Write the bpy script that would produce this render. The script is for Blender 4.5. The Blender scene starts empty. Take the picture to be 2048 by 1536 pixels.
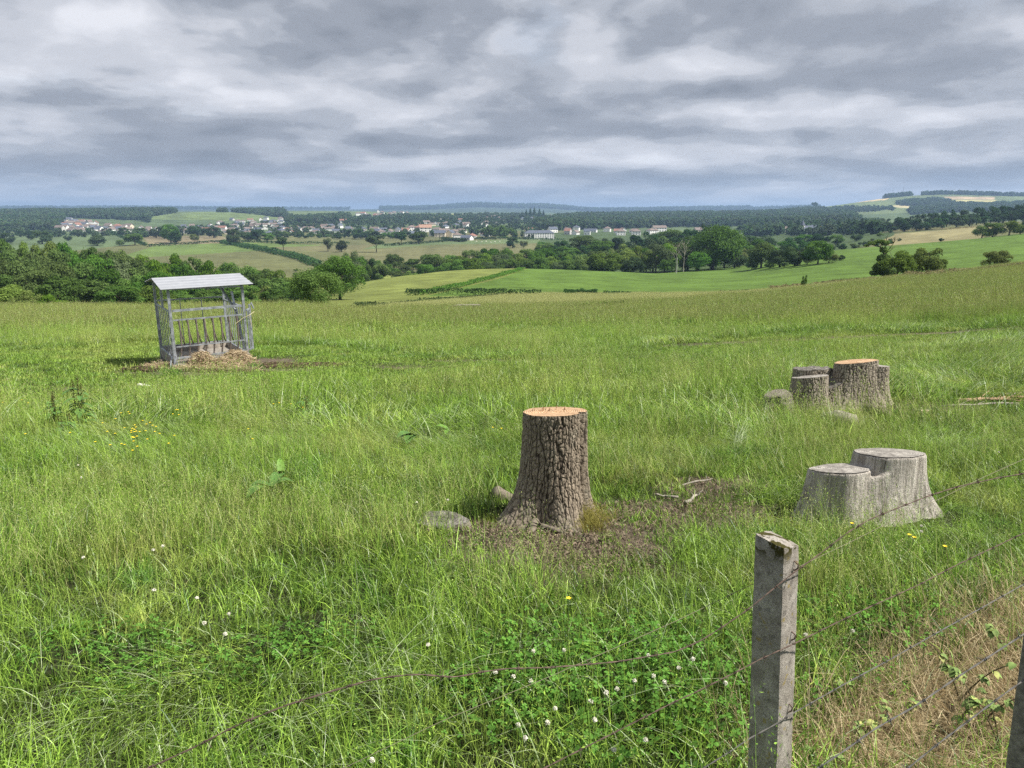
import bpy, math, random
import numpy as np
from mathutils import Vector, Matrix, Euler

# ------------------------------------------------------------------ camera, sky, sun, exposure
SC = bpy.context.scene
COL = SC.collection
R = math.radians
F0, PITCH, CAMZ = 1422.0, R(13.4), 1.76          # focal length in pixels of a 2048 wide frame
CP, SP = math.cos(PITCH), math.sin(PITCH)
cam_d = bpy.data.cameras.new('camera'); cam = bpy.data.objects.new('camera', cam_d); COL.objects.link(cam)
cam.location = (0, 0, CAMZ); cam.rotation_euler = (math.pi/2 - PITCH, 0, 0)
cam_d.sensor_width = 36; cam_d.lens = 36*F0/2048; cam_d.clip_start = 0.05; cam_d.clip_end = 60000
SC.camera = cam
SUN_AZ, SUN_EL = R(-14), R(53)                   # direction the sun stands in, from +X anticlockwise
SUN_DIR = Vector((math.cos(SUN_AZ)*math.cos(SUN_EL), math.sin(SUN_AZ)*math.cos(SUN_EL), math.sin(SUN_EL)))
sd = bpy.data.lights.new('sun', 'SUN'); sd.energy = 4.8; sd.angle = R(1.2); sd.color = (1, .95, .86)
sun = bpy.data.objects.new('sun', sd); COL.objects.link(sun); sun.rotation_euler = SUN_DIR.to_track_quat('Z', 'Y').to_euler()
SC.view_settings.view_transform = 'Standard'; SC.view_settings.look = 'None'
SC.view_settings.exposure = 0.72; SC.view_settings.gamma = 1
SC.render.engine = 'CYCLES'
SC.cycles.use_denoising = False; SC.cycles.denoiser = 'OPENIMAGEDENOISE'; SC.cycles.denoising_input_passes = 'RGB_ALBEDO_NORMAL'
SC.cycles.max_bounces = 6; SC.cycles.diffuse_bounces = 3; SC.cycles.glossy_bounces = 2; SC.cycles.transmission_bounces = 4
SC.cycles.volume_bounces = 0; SC.cycles.transparent_max_bounces = 8
SC.cycles.sample_clamp_indirect = 6

class NT:
    """tiny helper to write node trees"""
    def __init__(s, tree): s.t = tree; s.n = tree.nodes; s.l = tree.links
    def new(s, typ, **kw):
        n = s.n.new(typ)
        for k, v in kw.items():
            if k.startswith('in_'):
                key = k[3:]; key = int(key) if key.isdigit() else key.replace('_', ' ')
                s.put(n.inputs[key], v)
            else: setattr(n, k, v)
        return n
    def put(s, sock, v):
        if isinstance(v, bpy.types.NodeSocket): s.l.new(v, sock)
        else:
            if isinstance(v, (tuple, list)) and len(v) == 3 and sock.type == 'RGBA': v = (*v, 1)
            sock.default_value = v
    def math(s, op, a, b=0.0, c=None, clamp=False):
        n = s.n.new('ShaderNodeMath'); n.operation = op; n.use_clamp = clamp
        s.put(n.inputs[0], a); s.put(n.inputs[1], b)
        if c is not None: s.put(n.inputs[2], c)
        return n.outputs[0]
    def mix(s, f, a, b, blend='MIX'):
        n = s.n.new('ShaderNodeMix'); n.data_type = 'RGBA'; n.blend_type = blend
        s.put(n.inputs[0], f); s.put(n.inputs[6], a); s.put(n.inputs[7], b)
        return n.outputs[2]
    def noise(s, vec, scale, detail=4, rough=.55, dist=0.0, out=0):
        n = s.n.new('ShaderNodeTexNoise'); s.put(n.inputs['Vector'], vec)
        n.inputs['Scale'].default_value = scale; n.inputs['Detail'].default_value = detail
        n.inputs['Roughness'].default_value = rough; n.inputs['Distortion'].default_value = dist
        return n.outputs[out]
    def ramp(s, f, stops, interp='LINEAR'):
        n = s.n.new('ShaderNodeValToRGB'); s.put(n.inputs[0], f); cr = n.color_ramp; cr.interpolation = interp
        while len(cr.elements) < len(stops): cr.elements.new(.5)
        for e, (p, c) in zip(cr.elements, stops):
            e.position = p; e.color = (c, c, c, 1) if isinstance(c, (int, float)) else (*c, 1)
        return n.outputs[0]
    def sstep(s, v, a, b):
        n = s.n.new('ShaderNodeMapRange'); n.interpolation_type = 'SMOOTHSTEP'
        s.put(n.inputs[0], v); n.inputs[1].default_value = a; n.inputs[2].default_value = b
        n.inputs[3].default_value = 0; n.inputs[4].default_value = 1
        return n.outputs[0]

world = bpy.data.worlds.new('World'); SC.world = world; world.use_nodes = True
w = NT(world.node_tree); w.n.clear()
tc = w.new('ShaderNodeTexCoord').outputs['Generated']
sep = w.new('ShaderNodeSeparateXYZ', in_0=tc)
X, Y_, Z = sep.outputs
zc = w.math('MAXIMUM', Z, 0.0)
su = w.math('MULTIPLY', w.math('ARCTAN2', X, Y_), 2.2); sv = w.math('MULTIPLY', w.math('LOGARITHM', w.math('ADD', zc, .11), math.e), -2.6)
def sky_vec(ox, oy, sx, sy, k=0.0):
    return w.new('ShaderNodeCombineXYZ', in_0=w.math('ADD', w.math('MULTIPLY', su, sx), ox),
                 in_1=w.math('MULTIPLY', w.math('ADD', sv, oy-k), sy), in_2=0.0).outputs[0]
sky = w.new('ShaderNodeTexSky', sky_type='NISHITA', sun_disc=False, sun_elevation=SUN_EL, sun_rotation=math.pi/2 - SUN_AZ)
big = w.noise(sky_vec(3.1, 1.7, .8, .7), 1.3, 3, .5, .2)
warp = w.noise(sky_vec(7.7, 2.2, 1.0, 1.0), 2.2, 3, .5, 0, out=1)
def warped(v, amt):
    m_ = w.new('ShaderNodeVectorMath', operation='MULTIPLY', in_0=w.new('ShaderNodeVectorMath', operation='SUBTRACT', in_0=warp, in_1=(.5, .5, .5)).outputs[0], in_1=(amt, amt*.6, 0))
    return w.new('ShaderNodeVectorMath', operation='ADD', in_0=v, in_1=m_.outputs[0]).outputs[0]
med = w.noise(warped(sky_vec(5.0, 4.4, 1.45, .85), .26), 1.10, 6, .50, 0)
med2 = w.noise(warped(sky_vec(5.0, 4.4, 1.45, .85, .26), .26), 1.10, 6, .50, 0)
fin = w.noise(warped(sky_vec(1.2, 9.4, 1.8, 1.2), .25), 3.2, 5, .52, 0)
# thickness of the cloud deck, and the light that falls on the sides of each swell
bil = w.math('ADD', w.math('ADD', w.math('MULTIPLY', big, .38), w.math('MULTIPLY', med, .40)), w.math('MULTIPLY', fin, .22))
bil = w.math('ADD', bil, w.math('MULTIPLY', w.math('SUBTRACT', med, med2), 1.25))
# broad banks of cloud by azimuth (x/y) and elevation (z/y)
az = w.math('DIVIDE', X, w.math('MAXIMUM', Y_, .05)); el = w.math('DIVIDE', Z, w.math('MAXIMUM', Y_, .05))
front = w.sstep(Y_, .2, .5)
def bank(a, e, ra, re, amt):
    wob = w.math('MULTIPLY', w.math('SUBTRACT', w.math('ADD', w.math('MULTIPLY', med, .6), w.math('MULTIPLY', fin, .4)), .5), 3.2)
    d1 = w.math('DIVIDE', w.math('SUBTRACT', az, a), ra); d2 = w.math('DIVIDE', w.math('SUBTRACT', el, e), re)
    d = w.math('ADD', w.math('ADD', w.math('MULTIPLY', d1, d1), w.math('MULTIPLY', d2, d2)), wob)
    g = w.math('SUBTRACT', 1.0, w.sstep(d, .0, 1.25))
    return w.math('MULTIPLY', w.math('MULTIPLY', g, amt*1.15), front)
tot = bil
for a, e, ra, re, amt in [(-.16, .27, .26, .062, -.10), (-.08, .225, .32, .035, -.09), (-.62, .16, .28, .022, -.12), (-.36, .125, .30, .016, -.07),
                          (-.52, .24, .20, .055, .05), (-.66, .115, .13, .035, .09), (-.20, .165, .30, .025, .05), (-.10, .095, .13, .010, -.11),
                          (.10, .215, .05, .05, .13), (.24, .185, .12, .02, .09), (.42, .22, .24, .05, .02), (.62, .15, .16, .02, -.06),
                          (-.36, .085, .16, .018, .06), (.0, .07, .25, .010, .06), (.44, .075, .3, .02, .04), (.66, .235, .10, .03, .08),
                          (.30, .16, .2, .014, -.06), (.02, .26, .12, .04, -.04), (.38, .135, .2, .012, .04)]:
    tot = w.math('ADD', tot, bank(a, e, ra, re, amt))
cloud = w.ramp(tot, [(.20, (.158, .174, .205)), (.39, (.212, .229, .264)), (.50, (.285, .302, .338)), (.61, (.385, .397, .432)), (.80, (.515, .522, .555))], 'EASE')
blue = (.225, .285, .385)
hz = w.math('SUBTRACT', 1.0, w.sstep(Z, .005, .075))
cloud = w.mix(w.math('MULTIPLY', hz, w.math('SUBTRACT', 1.25, w.math('MULTIPLY', w.math('ADD', fin, med), .85))), cloud, blue)
gap = w.math('MULTIPLY', w.sstep(med, .60, .70), .30)
bg1 = w.new('ShaderNodeBackground', in_Color=sky.outputs[0], in_Strength=.10)
bg2 = w.new('ShaderNodeBackground', in_Color=cloud, in_Strength=1.0)
mx = w.new('ShaderNodeMixShader', in_0=w.math('SUBTRACT', 1.0, w.math('MULTIPLY', gap, .5)), in_1=bg1.outputs[0], in_2=bg2.outputs[0])
w.l.new(mx.outputs[0], w.new('ShaderNodeOutputWorld').inputs[0])

# ------------------------------------------------------------------ helpers
rng = np.random.default_rng(7)
def tag(o, label=None, cat=None, group=None, kind=None):
    if label: o['label'] = label
    if cat: o['category'] = cat
    if group: o['group'] = group
    if kind: o['kind'] = kind
    return o
def empty(name, loc, rz=0.0):
    o = bpy.data.objects.new(name, None); COL.objects.link(o); o.location = loc; o.rotation_euler = (0, 0, rz)
    o.empty_display_size = .2
    return o
def link(name, me, parent=None, mat=None, loc=None):
    o = bpy.data.objects.new(name, me); COL.objects.link(o)
    if mat is not None and not me.materials: me.materials.append(mat)
    if parent is not None: o.parent = parent
    if loc is not None: o.location = loc
    return o
def np_mesh(name, V, loops, sizes, color=None, smooth=False, matidx=None):
    """mesh from flat loop index array and per-face sizes"""
    me = bpy.data.meshes.new(name)
    V = np.asarray(V, np.float32); loops = np.asarray(loops, np.int32).ravel(); sizes = np.asarray(sizes, np.int32)
    me.vertices.add(len(V)); me.vertices.foreach_set('co', V.ravel())
    me.loops.add(len(loops)); me.loops.foreach_set('vertex_index', loops)
    me.polygons.add(len(sizes))
    me.polygons.foreach_set('loop_start', np.concatenate([[0], np.cumsum(sizes)[:-1]]).astype(np.int32))
    if smooth: me.polygons.foreach_set('use_smooth', np.ones(len(sizes), bool))
    else: me.polygons.foreach_set('use_smooth', np.zeros(len(sizes), bool))
    if matidx is not None: me.polygons.foreach_set('material_index', np.asarray(matidx, np.int32))
    me.update(calc_edges=True); me.validate()
    if color is not None:
        a = me.color_attributes.new('Col', 'FLOAT_COLOR', 'POINT')
        c = np.ones((len(V), 4), np.float32); c[:, :3] = color
        a.data.foreach_set('color', c.ravel())
    return me
class MB:
    """collects boxes, tubes and quads for one mesh object"""
    def __init__(s): s.V = []; s.Fc = []; s.S = []; s.n = 0
    def add(s, V, faces):
        V = np.asarray(V, float).reshape(-1, 3)
        s.V.append(V)
        for f in faces: s.Fc.extend([i + s.n for i in f]); s.S.append(len(f))
        s.n += len(V)
    def box(s, c, size, M=None):
        c = np.asarray(c, float); h = np.asarray(size, float)/2
        V = np.array([[x, y, z] for x in (-1, 1) for y in (-1, 1) for z in (-1, 1)])*h
        if M is not None: V = V @ np.asarray(M).T
        s.add(V + c, [(0, 1, 3, 2), (4, 6, 7, 5), (0, 4, 5, 1), (2, 3, 7, 6), (0, 2, 6, 4), (1, 5, 7, 3)])
    def tube(s, pts, r, n=8, cap=True):
        P = [Vector(p) for p in pts]; rr = r if hasattr(r, '__len__') else [r]*len(P)
        V = []; up0 = None
        for i, p in enumerate(P):
            d = (P[min(i+1, len(P)-1)] - P[max(i-1, 0)]).normalized()
            if up0 is None:
                up0 = Vector((0, 0, 1)) if abs(d.z) < .9 else Vector((1, 0, 0))
            a = d.cross(up0).normalized(); b = a.cross(d).normalized(); up0 = b
            for k in range(n):
                t = 2*math.pi*k/n
                V.append(p + a*(rr[i]*math.cos(t)) + b*(rr[i]*math.sin(t)))
        fs = [(i*n+k, i*n+(k+1) % n, (i+1)*n+(k+1) % n, (i+1)*n+k) for i in range(len(P)-1) for k in range(n)]
        if cap: fs += [tuple(range(n))[::-1], tuple((len(P)-1)*n+k for k in range(n))]
        s.add([tuple(v) for v in V], fs)
    def beam(s, a, b, wd, ht):
        """rectangular bar from a to b"""
        a, b = Vector(a), Vector(b); d = (b-a); L = d.length; d.normalize()
        up = Vector((0, 0, 1)) if abs(d.z) < .9 else Vector((0, 1, 0))
        sx = d.cross(up).normalized(); sz = sx.cross(d).normalized()
        V = []
        for e in (a, b):
            for i, j in ((-1, -1), (1, -1), (1, 1), (-1, 1)): V.append(tuple(e + sx*(i*wd/2) + sz*(j*ht/2)))
        s.add(V, [(0, 1, 2, 3)[::-1], (4, 5, 6, 7), (0, 1, 5, 4), (1, 2, 6, 5), (2, 3, 7, 6), (3, 0, 4, 7)])
    def mesh(s, name, smooth=False, color=None):
        V = np.concatenate(s.V)
        return np_mesh(name, V, s.Fc, s.S, smooth=smooth, color=color)
    def build(s, name, mat, parent=None, smooth=False, loc=None):
        return link(name, s.mesh(name, smooth), parent, mat, loc)

def vnoise(x, y, seed=0):
    """smooth value noise in [0,1]"""
    x = np.asarray(x, float); y = np.asarray(y, float)
    xi = np.floor(x).astype(np.int64); yi = np.floor(y).astype(np.int64); fx = x-xi; fy = y-yi
    fx = fx*fx*(3-2*fx); fy = fy*fy*(3-2*fy)
    def h(a, b):
        n = (a*374761393 + b*668265263 + seed*974711) & 0x7fffffff
        n = (n ^ (n >> 13))*1274126177 & 0x7fffffff
        return ((n ^ (n >> 16)) & 0xffff)/65535.0
    return (h(xi, yi)*(1-fx)+h(xi+1, yi)*fx)*(1-fy) + (h(xi, yi+1)*(1-fx)+h(xi+1, yi+1)*fx)*fy
def fbm(x, y, seed=0, o=4):
    r = 0; a = .5; t = 0
    for i in range(o):
        r = r + a*vnoise(x*2**i, y*2**i, seed+i); t += a; a *= .5
    return r/t

# ------------------------------------------------------------------ terrain: heights from survey points (column, distance, sight line)
def slope_of(py):
    v = (768-py)/F0
    return (-SP+v*CP)/(CP+v*SP)
def zf(Y, py): return CAMZ + Y*slope_of(py)
def s_of(px, py=430):
    v = (768-py)/F0
    return (px-1024)/F0/(CP+v*SP)
def project(x, y, z):
    zz = z-CAMZ; d = y*CP - zz*SP; u = x/d; v = (y*SP+zz*CP)/d
    return 1024+F0*u, 768-F0*v
NEAR = [(-13, 'z', 1.5), (0, 'z', 0), (6, 'z', -.69)]
def n2(a, b): return [(16, 'z', a), (30, 'z', b)]
PROF = {
 -700: NEAR+n2(-1.8, -3.3)+[(60, 618), (110, 'z', -14), (200, 'z', -25), (300, 'z', -31), (600, 'z', -34), (1300, 'z', -34), (1700, 450), (2500, 424), (3500, 'z', 20), (9000, 412), (14000, 'z', -100)],
 0: NEAR+n2(-1.8, -3.3)+[(60, 619), (110, 'z', -14), (200, 'z', -25), (300, 'z', -31), (600, 'z', -34), (1300, 'z', -34), (1700, 456), (2500, 427), (3500, 'z', 10), (9000, 417), (14000, 'z', -100)],
 330: NEAR+n2(-1.85, -3.3)+[(60, 619), (110, 'z', -14), (200, 'z', -25), (300, 'z', -31), (600, 'z', -34), (1300, 'z', -34), (1800, 449), (2500, 424), (3500, 'z', 8), (9000, 417), (14000, 'z', -100)],
 450: NEAR+n2(-1.85, -3.3)+[(60, 618), (110, 'z', -13), (200, 'z', -25), (300, 'z', -31), (600, 'z', -34), (1300, 'z', -34), (1900, 447), (2500, 423), (3500, 'z', 8), (9000, 419), (14000, 'z', -100)],
 560: NEAR+n2(-1.85, -3.3)+[(60, 617), (95, 618), (150, 608), (200, 'z', -25), (300, 'z', -32), (600, 'z', -34), (1300, 'z', -34), (1900, 446), (2600, 430), (3000, 421), (4500, 'z', 6), (9000, 419), (14000, 'z', -100)],
 630: NEAR+n2(-1.85, -3.4)+[(60, 619), (95, 619), (160, 597), (210, 'z', -23), (300, 'z', -32), (600, 'z', -34), (1300, 'z', -34), (1900, 445), (2600, 431), (3200, 421), (4500, 'z', 6), (9000, 419), (14000, 'z', -100)],
 700: NEAR+n2(-1.85, -3.4)+[(65, 621), (100, 619), (160, 598), (230, 573), (260, 566), (330, 'z', -31), (600, 'z', -34), (1300, 'z', -34), (1900, 445), (2600, 430), (3200, 422), (4500, 'z', 5), (9000, 419), (14000, 'z', -100)],
 800: NEAR+n2(-1.85, -3.4)+[(65, 621), (100, 612), (165, 591), (230, 565), (270, 550), (350, 'z', -31), (600, 'z', -34), (1250, 'z', -34), (1900, 445), (2600, 431), (3200, 424), (4500, 'z', 5), (9000, 417), (14000, 'z', -100)],
 870: NEAR+n2(-1.85, -3.4)+[(65, 620), (100, 608), (162, 590), (230, 560), (282, 543), (360, 'z', -31), (600, 'z', -34), (1180, 'z', -34), (1900, 446), (2600, 432), (3200, 426), (4500, 'z', 2), (9000, 417), (14000, 'z', -100)],
 950: NEAR+n2(-1.85, -3.4)+[(65, 620), (100, 606), (160, 590), (230, 557), (290, 537), (370, 'z', -31), (600, 'z', -34), (1150, 'z', -34), (1900, 447), (2600, 433), (3200, 428), (4500, 'z', 0), (9000, 408), (14000, 'z', -100)],
 1020: NEAR+n2(-1.85, -3.4)+[(65, 619), (100, 605), (160, 589), (230, 557), (296, 536), (382, 'z', -31), (600, 'z', -34), (1150, 'z', -34), (1900, 447), (2600, 434), (3200, 430), (4500, 'z', 0), (9000, 413), (14000, 'z', -100)],
 1100: NEAR+n2(-1.85, -3.4)+[(65, 619), (100, 604), (160, 588), (230, 558), (300, 537), (390, 'z', -31), (600, 'z', -34), (1150, 'z', -34), (1900, 447), (2600, 435), (3200, 'z', -10), (4500, 'z', 0), (9000, 411), (14000, 'z', -100)],
 1170: NEAR+n2(-1.83, -3.3)+[(67, 615), (102, 602), (160, 588), (230, 560), (304, 541), (390, 'z', -31), (600, 'z', -34), (1150, 'z', -34), (1900, 448), (2700, 433), (3300, 'z', -8), (4700, 'z', 0), (9000, 422), (14000, 'z', -100)],
 1300: NEAR+n2(-1.8, -3.2)+[(70, 609), (105, 599), (160, 588), (230, 563), (310, 547), (390, 'z', -30), (600, 'z', -33), (1150, 'z', -33), (1900, 449), (2800, 431), (3600, 'z', -5), (5000, 'z', 0), (9000, 420), (14000, 'z', -100)],
 1500: NEAR+n2(-1.75, -3.0)+[(75, 595), (105, 590), (160, 577), (230, 557), (320, 544), (410, 'z', -27), (600, 'z', -31), (1150, 'z', -29), (1900, 447), (2800, 429), (3600, 'z', -2), (5000, 'z', 4), (9000, 416), (14000, 'z', -100)],
 1650: NEAR+n2(-1.7, -2.85)+[(85, 579), (110, 577), (150, 566), (200, 549), (270, 525), (340, 502), (450, 'z', -21), (650, 'z', -24), (1000, 'z', -23), (1300, 455), (1900, 442), (2800, 425), (3500, 413), (4500, 'z', 30), (9000, 412), (14000, 'z', -100)],
 1800: NEAR+n2(-1.65, -2.7)+[(95, 560), (115, 563), (150, 555), (200, 538), (270, 514), (350, 493), (450, 'z', -17), (550, 478), (680, 463), (1000, 'z', -16), (1300, 452), (2000, 434), (2800, 415), (3500, 390), (4500, 'z', 50), (9000, 'z', 60), (14000, 'z', -100)],
 1900: NEAR+n2(-1.6, -2.6)+[(100, 550), (118, 552), (150, 546), (200, 527), (270, 502), (350, 485), (450, 'z', -14), (580, 464), (700, 456), (1000, 'z', -12), (1300, 450), (2000, 432), (2800, 411), (3500, 387), (4500, 'z', 50), (9000, 'z', 60), (14000, 'z', -100)],
 2048: NEAR+n2(-1.5, -2.4)+[(110, 530), (125, 533), (160, 521), (200, 508), (270, 487), (350, 469), (450, 'z', -9.5), (580, 450), (700, 443), (1000, 'z', -8), (1300, 445), (2000, 428), (2800, 409), (3500, 392), (4500, 'z', 50), (9000, 'z', 60), (14000, 'z', -100)],
 2700: NEAR+n2(-1.3, -2.0)+[(110, 505), (125, 508), (160, 496), (200, 480), (270, 465), (350, 450), (450, 'z', -2), (580, 442), (700, 435), (1000, 'z', -2), (1300, 440), (2000, 424), (2800, 404), (3500, 385), (4500, 'z', 70), (9000, 'z', 60), (14000, 'z', -100)],
}
LY0, LY1, NL = math.log(1.0), math.log(14014.0), 900
LG = np.linspace(LY0, LY1, NL); YG = np.exp(LG)-14.0
SG = np.linspace(-1.2, 1.16, 700)
def _table():
    cols = sorted(PROF); Zc = []
    for c in cols:
        k = PROF[c]; ys = [p[0] for p in k]; zs = [p[2] if p[1] == 'z' else zf(p[0], p[1]) for p in k]
        z = np.interp(YG, ys, zs)
        Zc.append(z)
    Zc = np.array(Zc); sc = np.array([s_of(c) for c in cols])
    T = np.empty((len(SG), NL))
    for j in range(NL): T[:, j] = np.interp(SG, sc, Zc[:, j])
    # in log distance the sight slope is what must stay: smooth the sight slope lightly
    k = np.exp(-np.linspace(-2, 2, 9)**2); k /= k.sum()
    far = YG > 20
    S = T.copy()
    for i in range(len(SG)):
        S[i] = np.convolve(np.pad(T[i], 4, 'edge'), k, 'valid')
    ks = np.exp(-np.linspace(-2, 2, 31)**2); ks /= ks.sum()
    for j in range(NL):
        S[:, j] = np.convolve(np.pad(S[:, j], 15, 'edge'), ks, 'valid')
    return S
TAB = _table()
def terr(x, y):
    x = np.asarray(x, float); y = np.asarray(y, float)
    s = np.clip(x/np.maximum(y, 10.0), SG[0], SG[-1]); ly = np.log(np.clip(y+14.0, 1.0, 14013.0))
    fi = (s-SG[0])/(SG[1]-SG[0]); fj = (ly-LY0)/(LG[1]-LG[0])
    i = np.clip(fi.astype(int), 0, len(SG)-2); j = np.clip(fj.astype(int), 0, NL-2); a = fi-i; b = fj-j
    z = (TAB[i, j]*(1-a)+TAB[i+1, j]*a)*(1-b)+(TAB[i, j+1]*(1-a)+TAB[i+1, j+1]*a)*b
    near = np.clip((70-y)/40, 0, 1)
    z = z + near*(.16*(fbm(x/3.1, y/3.1, 3, 3)-.5) + .05*(vnoise(x/.7, y/.7, 9)-.5)*np.clip((25-y)/10, 0, 1))
    z = z + (1-near)*np.minimum(y*.004, 3.0)*(fbm(x/(40+y*.03), y/(40+y*.03), 5, 3)-.5)
    return z
def T1(x, y): return float(terr(np.array([x]), np.array([y]))[0])
_YM = np.exp(np.linspace(math.log(1.0), math.log(11000), 4000))
def G(px, py, ymin=0):
    """where the sight line through a picture point first meets the ground"""
    v = (768-py)/F0; k = CP+v*SP; sx = (px-1024)/F0/k; t = (-SP+v*CP)/k
    Y = _YM[_YM > ymin]
    d = terr(sx*Y, Y) - (CAMZ+t*Y)
    i = np.argmax(d > 0)
    if d[i] <= 0: i = len(Y)-1
    if i > 0 and d[i] > 0 and d[i-1] <= 0:
        f = -d[i-1]/(d[i]-d[i-1]); y = Y[i-1]+(Y[i]-Y[i-1])*f
    else: y = Y[i]
    return Vector((sx*y, y, T1(sx*y, y)))
def at(px, Y, py=430):
    x = s_of(px, py)*Y
    return Vector((x, Y, T1(x, Y)))
def inpoly(px, py, poly):
    r = np.zeros(px.shape, bool); n = len(poly)
    for i in range(n):
        x1, y1 = poly[i]; x2, y2 = poly[(i+1) % n]
        if y1 == y2: continue
        c = ((y1 > py) != (y2 > py)) & (px < (x2-x1)*(py-y1)/(y2-y1)+x1)
        r ^= c
    return r

# bare soil, short turf and other ground covers of the near pasture, as (centre x, centre y, radius x, radius y) in metres
def ell(px, py, rx, ry):
    g = G(px, py); return (g.x, g.y, rx, ry)
SOIL = [ell(1120, 1075, .55, .40), ell(1185, 1100, .42, .25), ell(1010, 1075, .45, .22), ell(1330, 1030, .55, .32), ell(1450, 1025, .45, .28), ell(1420, 975, .45, .25),
        ell(885, 1050, .30, .16), ell(1260, 1040, .40, .30), ell(1200, 1125, .40, .22), ell(1080, 1095, .65, .28), ell(1090, 1130, .6, .22), ell(1215, 1130, .5, .2), ell(1300, 1060, .4, .22), ell(1400, 1050, .4, .2), ell(1480, 960, .35, .25), ell(1240, 1075, .5, .3), ell(1000, 1050, .4, .25), ell(1690, 812, .8, .55), ell(1700, 1035, .5, .12), ell(1560, 818, .35, .3),
        ell(530, 722, 1.1, 1.0), ell(580, 742, 1.1, .6), ell(460, 768, 1.5, .5), ell(285, 728, .7, .7), ell(400, 745, 1.3, .9), ell(130, 776, .6, .2), ell(250, 742, .5, .3), ell(620, 748, .4, .2),
        ell(1640, 677, 5.0, .5), ell(1850, 667, 3.5, .5), ell(1400, 690, 2.0, .4), ell(2000, 808, 1.5, .3), ell(1850, 820, 1.0, .3), ell(1260, 714, 2.2, .55), ell(1050, 722, 2.5, .5), ell(760, 735, 1.2, .4), ell(60, 800, .8, .25)]
def soil_w(x, y):
    m = np.zeros_like(x)
    wob = fbm(x*2.3, y*2.3, 21, 3)-.5
    for cx, cy, rx, ry in SOIL:
        d = ((x-cx)/rx)**2+((y-cy)/ry)**2
        m = np.maximum(m, np.clip(1.5-d-wob*1.9, 0, 1))
    return m
STRAW = [(1500, 1560), (1490, 1530), (1570, 1440), (1640, 1445), (1700, 1370), (1850, 1290), (1960, 1190), (2200, 1150), (2300, 1560)]
CLOVER = [[(980, 1560), (960, 1420), (1040, 1330), (1250, 1290), (1480, 1300), (1500, 1440), (1450, 1560)], [(1580, 1440), (1600, 1260), (1800, 1230), (1980, 1160), (1850, 1280), (1700, 1370)],
          [(30, 1330), (60, 1280), (200, 1260), (330, 1300), (300, 1380), (120, 1400)], [(430, 1330), (560, 1280), (700, 1290), (640, 1380), (480, 1400)]]

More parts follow.
